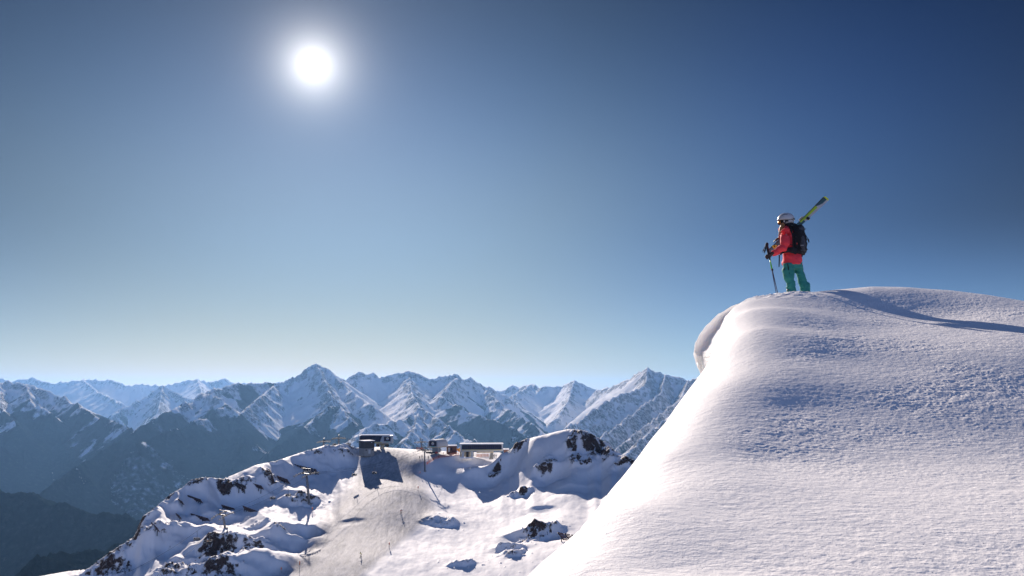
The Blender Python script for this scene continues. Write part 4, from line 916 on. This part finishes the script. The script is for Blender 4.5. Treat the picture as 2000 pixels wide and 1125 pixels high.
def cloth(mb, name, mat, parent, voxel=0.011, fold=0.008, fs=13.0, axis=(1, 1, 2.2), smooth_it=4, seed=0):
    """fuse overlapping lofts into one skin, smooth it and press folds into it"""
    o = mb.build(name, mat, None, True)
    m = o.modifiers.new("fuse", 'REMESH'); m.mode = 'VOXEL'; m.voxel_size = voxel; m.use_smooth_shade = True
    s_ = o.modifiers.new("soft", 'SMOOTH'); s_.iterations = smooth_it; s_.factor = 0.5
    dg = bpy.context.evaluated_depsgraph_get(); dg.update(); me = bpy.data.meshes.new_from_object(o.evaluated_get(dg)); me.name = name
    o.modifiers.clear(); old = o.data; o.data = me; bpy.data.meshes.remove(old)
    n = len(me.vertices); co = np.empty(n*3, np.float32); me.vertices.foreach_get('co', co); co = co.reshape(-1, 3)
    no = np.empty(n*3, np.float32); me.vertices.foreach_get('normal', no); no = no.reshape(-1, 3)
    x, y, z = co[:, 0], co[:, 1], co[:, 2]
    f = ridged(x*fs*axis[0]+z*fs*0.9+seed, z*fs*axis[2]-y*fs*0.7, 2, 300+seed) - 0.5
    co = co + no*(f*fold)[:, None]
    me.vertices.foreach_set('co', co.ravel()); me.update()
    for p in me.polygons: p.use_smooth = True
    o.name = name
    if parent is not None: o.parent = parent
    return o

# joints (x to the picture's right, y away); she faces left, a little away from the camera
hipN, hipF = L(488, 745, -0.06), L(565, 745, 0.09)
kneeN, kneeF = L(482, 868, -0.09), L(592, 862, 0.10)
ankN, ankF = L(497, 1012, -0.08), L(622, 985, 0.12)
pelvis, waist, chest = L(525, 700, 0.01), L(508, 610, 0.01), L(495, 480, 0.02)
neck, head = L(487, 385, 0.02), L(476, 312, 0.02)
shN, elN, wrN, haN = L(478, 425, -0.17), L(470, 560, -0.25), L(372, 628, -0.24), L(322, 655, -0.24)
shF, elF, wrF, haF = L(478, 425, 0.20), L(440, 540, 0.33), L(402, 490, 0.27), L(389, 478, 0.25)

def finger_chain(b, a, d, curl, ln, r, n=6):
    pts = [Vector(a)]; dd = Vector(d).normalized(); cu = Vector(curl).normalized()
    for k, seg in enumerate((0.42, 0.32, 0.26)):
        pts.append(pts[-1] + dd*(ln*seg)); dd = (dd + cu*0.95).normalized()
    b.tube(pts, [r, r*0.95, r*0.9, r*0.7], n)
# body: one continuous figure beneath the clothes
b = MB()
b.tube([pelvis+Vector((0, 0, -0.05)), waist, chest, neck+Vector((0, 0, -0.05)), neck, head], [(0.13, 0.11), (0.115, 0.1), (0.14, 0.11), (0.08, 0.08), (0.052, 0.052), (0.06, 0.06)], 14)
b.ell(head+Vector((0.005, 0, 0.0)), (0.095, 0.078, 0.118), 16, 12)
b.ell(head+Vector((-0.055, -0.004, -0.065)), (0.045, 0.042, 0.045), 10, 8)        # jaw and chin
b.tube([head+Vector((-0.088, -0.002, 0.012)), head+Vector((-0.115, -0.004, -0.022)), head+Vector((-0.095, -0.004, -0.034))], [0.010, 0.016, 0.012], 8)   # nose
b.tube([head+Vector((-0.095, -0.014, -0.055)), head+Vector((-0.103, 0, -0.055)), head+Vector((-0.095, 0.014, -0.055))], 0.008, 6)                       # lips
for sy in (-1, 1): b.ell(head+Vector((0.012, 0.078*sy, -0.008)), (0.018, 0.010, 0.030), 8, 6)
for h_, k_, a_ in ((hipN, kneeN, ankN), (hipF, kneeF, ankF)): b.tube([h_+Vector((0, 0, 0.04)), h_.lerp(k_, 0.5), k_, k_.lerp(a_, 0.4), a_], [0.085, 0.075, 0.055, 0.055, 0.042], 12)
for s_, e_, w_ in ((shN, elN, wrN), (shF, elF, wrF)): b.tube([chest.lerp(s_, 0.6)+Vector((0, 0, 0.05)), s_, s_.lerp(e_, 0.5), e_, w_], [0.06, 0.055, 0.045, 0.038, 0.028], 10)
body = cloth(b, "body", SKIN, SK, 0.010, 0.0, smooth_it=2)

def glove(palm, fdir, across, curl, name):
    """palm with five separate bent fingers closing on what it holds"""
    b = MB(); f = Vector(fdir).normalized(); a = Vector(across).normalized(); c = Vector(curl).normalized()
    Mx = Matrix((f, a, c)).transposed()
    b.ell(palm, (0.052, 0.046, 0.026), 12, 8, rot=Mx); b.tube([palm-f*0.095, palm-f*0.03], [0.042, 0.036], 10)
    for k, (off, ln) in enumerate(((-0.034, 0.070), (-0.011, 0.080), (0.012, 0.075), (0.034, 0.060))): finger_chain(b, palm+f*0.035+a*off, f+c*0.15, c-f*0.25, ln, 0.0115)
    finger_chain(b, palm-a*0.038-f*0.01, f*0.5-a*0.6+c*0.5, c*0.8+a*0.7, 0.062, 0.013)
    return cloth(b, name, GLOVE, SK, 0.0055, 0.0, smooth_it=1)
glove(L(325, 655, -0.265), (-0.75, 0, -0.45), (0.35, 0.0, -0.8), (0.1, 1.0, -0.05), "glove")
glove(L(394, 474, 0.17), (-0.75, -0.2, -0.35), (0.25, -0.9, 0.1), (0.25, -0.25, -0.9), "glove")

# trousers: pelvis and two baggy legs breaking over the boots
b = MB()
b.tube([L(518, 690, 0.01), L(522, 740, 0.01), L(526, 775, 0.01)], [(0.165, 0.15), (0.175, 0.16), (0.15, 0.14)], 18)
b.tube([L(486, 730, -0.06), L(480, 790, -0.07), L(484, 865, -0.09), L(498, 905, -0.085), L(492, 945, -0.085), L(505, 960, -0.08), L(498, 1000, -0.08), L(492, 1035, -0.08)],
       [(0.105, 0.11), (0.108, 0.11), (0.098, 0.10), (0.075, 0.085), (0.088, 0.092), (0.076, 0.08), (0.092, 0.095), (0.100, 0.10)], 16, up=(0, 1, 0))
b.tube([L(560, 730, 0.08), L(574, 790, 0.09), L(590, 855, 0.10), L(600, 895, 0.10), L(618, 925, 0.11), L(617, 960, 0.12), L(620, 1010, 0.12)],
       [(0.090, 0.11), (0.086, 0.105), (0.075, 0.095), (0.078, 0.09), (0.092, 0.095), (0.088, 0.09), (0.094, 0.095)], 16, up=(0, 1, 0))
cloth(b, "trousers", TEAL, SK, 0.011, 0.013, 4.2, (1, 1, 1.9), 3, 3)
MB().tube([L(476, 735, -0.178), L(483, 780, -0.182), L(489, 845, -0.182)], [0.007, 0.008, 0.007], 6).build("leg_zip", BLK, SK)
MB().tube([L(446, 770, -0.155), L(455, 800, -0.165), L(468, 835, -0.17)], 0.004, 6).build("pocket_seam", BLK, SK)
for p, y in ((L(480, 1030, -0.08), 0), (L(610, 1010, 0.12), 0)):
    b = MB(); b.tube([p+Vector((0.02, 0, 0.14)), p+Vector((0.01, 0, 0.0)), p+Vector((0.0, 0, -0.05))], [0.07, 0.072, 0.075], 12); b.tube([p+Vector((0.09, 0, -0.05)), p+Vector((-0.05, 0, -0.045)), p+Vector((-0.19, 0, -0.06))], [0.055, 0.06, 0.04], 12)
    cloth(b, "ski_boot", BOOT, SK, 0.012, 0.0, smooth_it=2)

# jacket: torso with skirt, both sleeves, stand-up collar
b = MB()
b.tube([L(516, 735, 0.01), L(518, 690, 0.01), L(516, 640, 0.01), L(505, 580, 0.01), L(494, 500, 0.01), L(488, 440, 0.01), L(484, 400, 0.01), L(480, 375, 0.01)],
       [(0.190, 0.175), (0.182, 0.17), (0.168, 0.155), (0.142, 0.145), (0.138, 0.155), (0.135, 0.165), (0.112, 0.13), (0.08, 0.085)], 20, up=(0, 1, 0))
b.tube([L(487, 425, -0.10), L(476, 440, -0.165), L(468, 490, -0.205), L(462, 560, -0.235), L(448, 590, -0.245), L(420, 605, -0.245), L(368, 637, -0.245), L(348, 643, -0.245)],
       [0.085, 0.092, 0.086, 0.084, 0.078, 0.068, 0.058, 0.054], 16)
b.tube([L(487, 425, 0.12), L(478, 440, 0.18), L(458, 500, 0.26), L(440, 540, 0.33), L(422, 520, 0.31), L(404, 495, 0.26)], [0.095, 0.1, 0.085, 0.08, 0.068, 0.058], 14)
b.tube([L(455, 420, 0.0), L(440, 395, 0.0), L(432, 380, 0.0)], [(0.07, 0.08), (0.05, 0.075), (0.03, 0.06)], 12)
cloth(b, "jacket", JACKET, SK, 0.011, 0.011, 5.0, (1, 1, 1.3), 3, 7)

# hood / buff, hair, helmet, goggles
b = MB(); b.tube([L(520, 400, 0.02), L(505, 375, 0.02), L(498, 348, 0.02)], [(0.125, 0.16), (0.10, 0.125), (0.075, 0.085)], 16, up=(0, 1, 0)); b.ell(L(535, 378, 0.0), (0.085, 0.12, 0.06), 12, 8)
cloth(b, "hood", BLK, SK, 0.011, 0.012, 10, (1, 1, 1), 3, 11)
b = MB()
for k, (x0, x1, y, z1) in enumerate(((452, 436, -0.055, 440), (446, 428, -0.075, 460), (440, 424, -0.06, 425), (458, 448, -0.07, 410), (430, 416, -0.02, 455), (436, 413, -0.045, 485))):
    b.tube([L(x0, 345, y*0.9), L((x0+x1)/2+4, 385, y-0.03), L(x1, z1-25, y-0.04), L(x1-3, z1+5, y-0.03)], [0.014, 0.018, 0.013, 0.003], 8)
cloth(b, "hair", HAIR, SK, 0.006, 0.003, 40, (1, 1, 0.3), 1, 13)
hc = L(479, 312, 0.02); rot = Euler((0, R(4), R(0))).to_matrix()
b = MB(); n, k = 26, 12; V = []
for i in range(k+1):
    ph = (math.pi*0.54)*i/k
    for j in range(n):
        t_ = 2*math.pi*j/n; drop = 0.0
        q = Vector((0.150*math.sin(ph)*math.cos(t_), 0.118*math.sin(ph)*math.sin(t_), 0.128*math.cos(ph)))
        if q.x > 0: q.x *= 0.98; q.z += 0.01*(q.x/0.15)
        V.append(hc + rot @ q)
b.add(V, [(i*n+j, (i+1)*n+j, (i+1)*n+(j+1) % n, i*n+(j+1) % n) for i in range(k) for j in range(n)])
he = b.build("helmet", HELM, SK, True); so = he.modifiers.new("shell", 'SOLIDIFY'); so.thickness = 0.012; so.offset = 1
def ring(z0, z1, r, a0, a1, name, mat, th=0.008, parent=None, tilt=0.0):
    b = MB(); m_ = 22; V = []
    for q in range(m_+1):
        a = a0+(a1-a0)*q/m_
        for z, o_ in ((z0, 0), (z1, 0), (z1, th), (z0, th)):
            V.append(hc + Vector(((r[0]+o_)*math.cos(a), (r[1]+o_)*math.sin(a), z + tilt*math.cos(a))))
    Fc = [(q*4+j, q*4+(j+1) % 4, (q+1)*4+(j+1) % 4, (q+1)*4+j) for q in range(m_) for j in range(4)] + [(0, 1, 2, 3), (m_*4+3, m_*4+2, m_*4+1, m_*4)]
    return b.add(V, Fc).build(name, mat, parent or SK, True)
ring(-0.022, 0.012, (0.152, 0.120), -R(125), R(125), "helmet_band", BLK, 0.008, he, 0.012)
ring(-0.085, -0.020, (0.125, 0.100), -R(95), R(95), "helmet_shell_rear", HELM, 0.016, he, 0.018)
b = MB()
for sy in (-1, 1): b.ell(hc+Vector((-0.012, 0.100*sy, -0.055)), (0.042, 0.018, 0.048), 12, 8)
b.build("ear_pad", PACKG, he, True)
b = MB()
for sy in (-1, 1): b.ell(hc+Vector((-0.030, 0.115*sy, -0.040)), (0.016, 0.008, 0.028), 10, 6)
b.build("strap_clip", HELM, he, True)
for k in range(2): MB().tube([hc+Vector((-0.07+0.03*k, -0.098, 0.078-0.02*k)), hc+Vector((-0.02+0.03*k, -0.104, 0.088-0.02*k)), hc+Vector((0.03+0.02*k, -0.106, 0.082-0.02*k))], 0.004, 6).build("vent", BLK, he)
gg = ring(-0.078, -0.012, (0.135, 0.100), R(180-62), R(180+62), "goggles", BLK, 0.014, SK, 0)
ring(-0.072, -0.018, (0.149, 0.108), R(180-50), R(180+48), "lens", LENS, 0.006, gg, 0)
ring(-0.055, -0.028, (0.122, 0.116), R(180+55), R(180+110), "strap", BLK, 0.006, gg, 0)

# ------------------------------------------------------------------ backpack (rests on her back, a thing of its own)
BP = thing("backpack", "black and charcoal touring backpack with hanging straps on the skier's back", "backpack", base_pt, yaw(base_pt))
b = MB()
b.tube([L(590, 645, 0.0), L(600, 600, 0.0), L(600, 520, 0.0), L(592, 450, 0.0), L(585, 400, 0.0), L(580, 375, 0.0)], [(0.07, 0.12), (0.105, 0.15), (0.110, 0.16), (0.105, 0.155), (0.095, 0.14), (0.06, 0.10)], 18, up=(0, 1, 0))
b.tube([L(555, 640, 0.0), L(548, 560, 0.0), L(548, 470, 0.0), L(552, 385, 0.0)], [(0.06, 0.14), (0.075, 0.155), (0.075, 0.15), (0.06, 0.12)], 16, up=(0, 1, 0))
cloth(b, "pack_body", BLK, BP, 0.012, 0.014, 8, (1, 1, 1), 3, 17)
b = MB(); b.tube([L(609, 618, -0.045), L(613, 560, -0.055), L(611, 485, -0.05)], [(0.058, 0.11), (0.066, 0.12), (0.052, 0.11)], 14, up=(0, 1, 0))
cloth(b, "side_pocket", PACKG, BP, 0.010, 0.006, 12, (1, 1, 1), 2, 19)
b = MB(); b.ell(L(600, 415, -0.02), (0.075, 0.13, 0.075), 14, 9); cloth(b, "lid", PACKG, BP, 0.011, 0.012, 12, (1, 1, 1), 2, 23)
MB().box(L(608, 573, -0.178), (0.055, 0.006, 0.016)).build("label_patch", new_mat("pale woven patch", (0.3, 0.3, 0.32), 0.8), BP)
MB().tube([L(643, 470, -0.02), L(656, 490, -0.03), L(664, 515, -0.03), L(668, 538, -0.03)], [(0.012, 0.004), (0.014, 0.004), (0.014, 0.004), (0.010, 0.004)], 6).build("strap", BLK, BP, True)
MB().tube([L(636, 405, 0), L(645, 402, 0), L(648, 412, 0), L(642, 418, 0)], 0.003, 6).build("loop", BLK, BP)
b = MB(); b.tube([L(560, 625, -0.15), L(520, 612, -0.20), L(470, 612, -0.205), L(432, 625, -0.17), L(418, 640, -0.09)], [(0.022, 0.065), (0.02, 0.06), (0.018, 0.05), (0.015, 0.035), (0.010, 0.02)], 10)
cloth(b, "hip_belt", BLK, BP, 0.009, 0.006, 12, (1, 1, 1), 2, 29)
b = MB(); b.tube([L(530, 375, -0.11), L(500, 372, -0.155), L(520, 430, -0.22), L(531, 480, -0.215), L(530, 560, -0.20), L(535, 600, -0.17)], [(0.012, 0.03), (0.012, 0.032), (0.014, 0.035), (0.014, 0.035), (0.012, 0.035), (0.012, 0.03)], 10)
cloth(b, "shoulder_strap", BLK, BP, 0.008, 0.003, 12, (1, 1, 1), 1, 31)
MB().tube([L(485, 548, -0.27), L(505, 562, -0.24), L(530, 570, -0.20)], [(0.010, 0.004)]*3, 6).build("compression_strap", BLK, BP)
MB().tube([L(408, 645, -0.10), L(407, 690, -0.12), L(403, 735, -0.12), L(401, 757, -0.11)], [(0.012, 0.004), (0.011, 0.004), (0.010, 0.004), (0.008, 0.004)], 6).build("belt_strap", BLK, BP)
MB().ell(L(565, 553, -0.165), (0.011, 0.007, 0.018), 8, 6).build("zip_pull", REDM, BP)
MB().tube([L(605, 650, -0.10), L(603, 672, -0.10)], [(0.012, 0.004)]*2, 6).build("strap", BLK, BP)

# ------------------------------------------------------------------ skis over the far shoulder
LIME = new_mat("lime green top sheet", (0.46, 0.62, 0.02), 0.4); SKW = new_mat("white top sheet", (0.55, 0.52, 0.52), 0.4, 0, 0.1, 12); SKT = new_mat("dark teal top sheet", (0.02, 0.085, 0.10), 0.4)
SKG = new_mat("slate green top sheet", (0.09, 0.29, 0.31), 0.85, spec=0.1); SKY_ = new_mat("yellow marking", (0.72, 0.80, 0.03), 0.6); SBLK = new_mat("black ski edge", (0.01, 0.01, 0.015), 0.4)
def ski(label, yoff, shift):
    A, B = L(322, 612, 0.06), L(846, 103, 0.30)          # lower and upper ends
    A = A + Vector((0, yoff, 0)) + shift; B = B + Vector((0, yoff, 0)) + shift
    t = thing("ski", label, "ski", base_pt, yaw(base_pt), "pair of skis carried on the shoulder")
    d = (B-A); Ln = d.length; d.normalize(); w = d.cross(Vector((0, -1, 0))).normalized(); 
    if w.z > 0: w = -w                                   # w: towards the lower right edge
    w = (w + Vector((0, 0.15, 0))).normalized(); nrm = w.cross(d).normalized()
    if nrm.y > 0: nrm = -nrm
    def half(s): return np.interp(s, [0, 0.02, 0.08, 0.45, 0.55, 0.9, 0.985, 1.0], [0.030, 0.056, 0.058, 0.036, 0.036, 0.050, 0.052, 0.040])
    def rise(s): return 0.05*max(0, (0.10-s)/0.10)**2 + 0.012*max(0, (s-0.95)/0.05)**2
    rows = 60; th = 0.011
    def mat_at(s, c):       # c from -1 (upper left edge) to 1 (lower right)
        if s > 0.985: return 3
        if c < -0.86: return 5
        if s > 0.93: return 2 if c < 0.35 + (0.97-s)*4 else 1
        if s > 0.84: return 2 if c < 0.7-(0.93-s)*10-0.2 else 1
        if s > 0.60: return 0 if c < 0.12 else 1
        if s > 0.52: return 0 if (c < -0.1 and s > 0.545) else 2
        return 4
    cols = [-1, -0.86, -0.5, -0.2, 0.0, 0.12, 0.35, 0.6, 0.85, 1.0]; b = MB(); V = []; Fc = []; Ms = []
    for i in range(rows+1):
        s = i/rows; c0 = A + d*(Ln*s) - nrm*rise(s)*0
        for c in cols: V.append(c0 + w*(c*half(s)) + nrm*(rise(s)))
        for c in cols: V.append(c0 + w*(c*half(s)) + nrm*(rise(s)-th))
    nc = len(cols)
    for i in range(rows):
        for j in range(nc-1):
            a = i*2*nc+j; Fc.append((a, a+1, a+1+2*nc, a+2*nc)); Ms.append(mat_at((i+0.5)/rows, (cols[j]+cols[j+1])/2))
            a += nc; Fc.append((a+2*nc, a+1+2*nc, a+1, a)); Ms.append(5)
        for j in (0, nc-1): a = i*2*nc+j; Fc.append((a, a+2*nc, a+3*nc, a+nc)); Ms.append(5)
    for i in (0, rows):
        for j in range(nc-1): a = i*2*nc+j; Fc.append((a, a+1, a+nc+1, a+nc)); Ms.append(3)
    b.V = [tuple(v) for v in V]; b.F = Fc; b.M = Ms
    b.build("board", [LIME, SKW, SKT, SKY_, SKG, SBLK], t)
    return t, A, d, w, nrm, Ln, half
t, A, d, w, nrm, Ln, half = ski("front ski with lime, white and teal top sheet carried on the skier's far shoulder", 0.0, Vector((0, 0, 0)))
def on(s, c, h): return A + d*(Ln*s) + w*(c*half(s)) + nrm*h
tri = [on(0.155, -0.55, 0.003), on(0.235, 0.75, 0.003), on(0.115, 1.0, 0.003)]
# yellow inverted triangle with a dark pointed mark near the lower end
c_ = L(368, 545, 0); sc_ = 1.0
def lower(zx, zy): # point of the board's face under an enlarged-photograph position
    q = L(zx, zy, 0); rel = q - A; den = Vector((0, 1, 0)).dot(nrm); y_ = -(rel.dot(nrm)-0.004)/den; return q + Vector((0, y_, 0))
b = MB(); T3 = [lower(343, 541), lower(396, 536), lower(364, 573)]; b.add(T3+[v-nrm*0.002 for v in T3], [(0, 1, 2), (5, 4, 3), (0, 3, 4, 1), (1, 4, 5, 2), (2, 5, 3, 0)]); b.build("triangle_mark", SKY_, t)
b = MB()
for pts in (((355, 553), (368, 541), (369, 551)), ((368, 541), (378, 548), (369, 554)), ((360, 557), (371, 549), (366, 560))):
    q = [lower(*p)+nrm*0.002 for p in pts]; b.add(q+[v-nrm*0.001 for v in q], [(0, 1, 2), (5, 4, 3), (0, 3, 4, 1), (1, 4, 5, 2), (2, 5, 3, 0)])
b.build("pointed_mark", SBLK, t)
b = MB(); b.box(on(0.645, 0.75, 0.025), (0.05, 0.05, 0.06), m=0, ry=R(-44)); b.ell(on(0.645, 1.0, 0.04), (0.028, 0.03, 0.028), 10, 7, 0); b.build("heel_binding", SBLK, t, bevel=0.01)
MB().ell(on(0.645, 1.25, 0.05), (0.012, 0.014, 0.018), 8, 6).build("binding_lever", SKY_, t, True)
for k, (s_, ln) in enumerate(((0.68, 0.02), (0.72, 0.035), (0.77, 0.03), (0.86, 0.03), (0.90, 0.02))):
    q0, q1 = on(s_, 0.8 if k > 2 else 0.55, 0.002), on(s_+ln, 0.9 if k > 2 else 0.6, 0.002); MB().tube([q0, q1], [(0.006, 0.001)]*2, 4).build("graphic", SBLK, t)
t2, A2, d2, w2, n2, L2, half2 = ski("rear ski mostly hidden behind the front one on the skier's shoulder", 0.035, Vector((-0.012, 0, 0.012)))
b = MB(); q = A2+d2*(L2*0.60)-w2*0.05-n2*0.03
b.box(q, (0.10, 0.05, 0.03), ry=R(-44)); b.build("toe_binding", CREAM, t2, bevel=0.006)

# ------------------------------------------------------------------ two poles in the near hand
PBK = new_mat("black grip rubber", (0.012, 0.011, 0.016), 0.7); PGR = new_mat("green pole tube", (0.10, 0.50, 0.03), 0.4); PDK = new_mat("dark violet pole tube", (0.035, 0.03, 0.07), 0.35, 0.3)
def ski_pole(top, bot, label, straps):
    t = thing("ski_pole", label, "ski pole", base_pt, yaw(base_pt), "two ski poles held in one hand")
    def q(f): return top.lerp(bot, f)
    b = MB(); b.tube([q(0.29), q(1.0)], [0.0085, 0.006], 10); b.build("lower_tube", PDK, t, True)
    MB().tube([q(0.30), q(0.475)], [0.0115, 0.0115], 10).build("upper_tube", PGR, t, True)
    MB().tube([q(0.475), q(0.485), q(0.50), q(0.515)], [0.012, 0.02, 0.02, 0.012], 10).build("clamp", PBK, t, True)
    MB().tube([q(-0.012), q(0.0), q(0.03), q(0.05), q(0.15), q(0.27), q(0.30)], [0.014, 0.026, 0.026, 0.018, 0.021, 0.018, 0.012], 12).build("grip", PBK, t, True)
    MB().tube([q(0.955), q(0.965), q(0.975)], [0.010, 0.038, 0.010], 12).build("basket", PBK, t, True)
    MB().tube([q(0.02)]+straps, [(0.012, 0.004)]*(len(straps)+1), 6).build("wrist_strap", PBK, t, True)
ski_pole(L(306, 540, -0.235), L(372, 1027, -0.16), "ski pole planted nearer the slope edge, its loop hanging left of the grip", [L(287, 568, -0.24), L(275, 600, -0.24), L(282, 632, -0.24), L(290, 605, -0.25), L(297, 560, -0.25)])
ski_pole(L(302, 556, -0.285), L(386, 1027, -0.22), "second ski pole held in the same glove, planted nearer the skier", [L(284, 590, -0.29), L(268, 612, -0.29), L(262, 620, -0.29), L(278, 628, -0.29), L(292, 592, -0.29)])
# ------------------------------------------------------------------ haze
def haze():
    x0, x1, y0, y1, z0, z1 = -60000, 60000, -20000, 38000, -1801.0, 470
    me = bpy.data.meshes.new("haze"); v = [(x, y, z) for x in (x0, x1) for y in (y0, y1) for z in (z0, z1)]
    me.from_pydata(v, [], [(0, 1, 3, 2), (4, 6, 7, 5), (0, 4, 5, 1), (2, 3, 7, 6), (0, 2, 6, 4), (1, 5, 7, 3)])
    m = bpy.data.materials.new("alpine haze"); m.use_nodes = True; t = m.node_tree; t.nodes.clear()
    pv = N(t, 'ShaderNodeVolumePrincipled'); pv.inputs['Color'].default_value = (0.24, 0.50, 0.95, 1); pv.inputs['Density'].default_value = 1.9e-5
    pv.inputs['Anisotropy'].default_value = 0.45
    ou = N(t, 'ShaderNodeOutputMaterial'); t.links.new(pv.outputs[0], ou.inputs['Volume'])
    me.materials.append(m); o = bpy.data.objects.new("haze", me); COL.objects.link(o); o['kind'] = 'stuff'
haze()
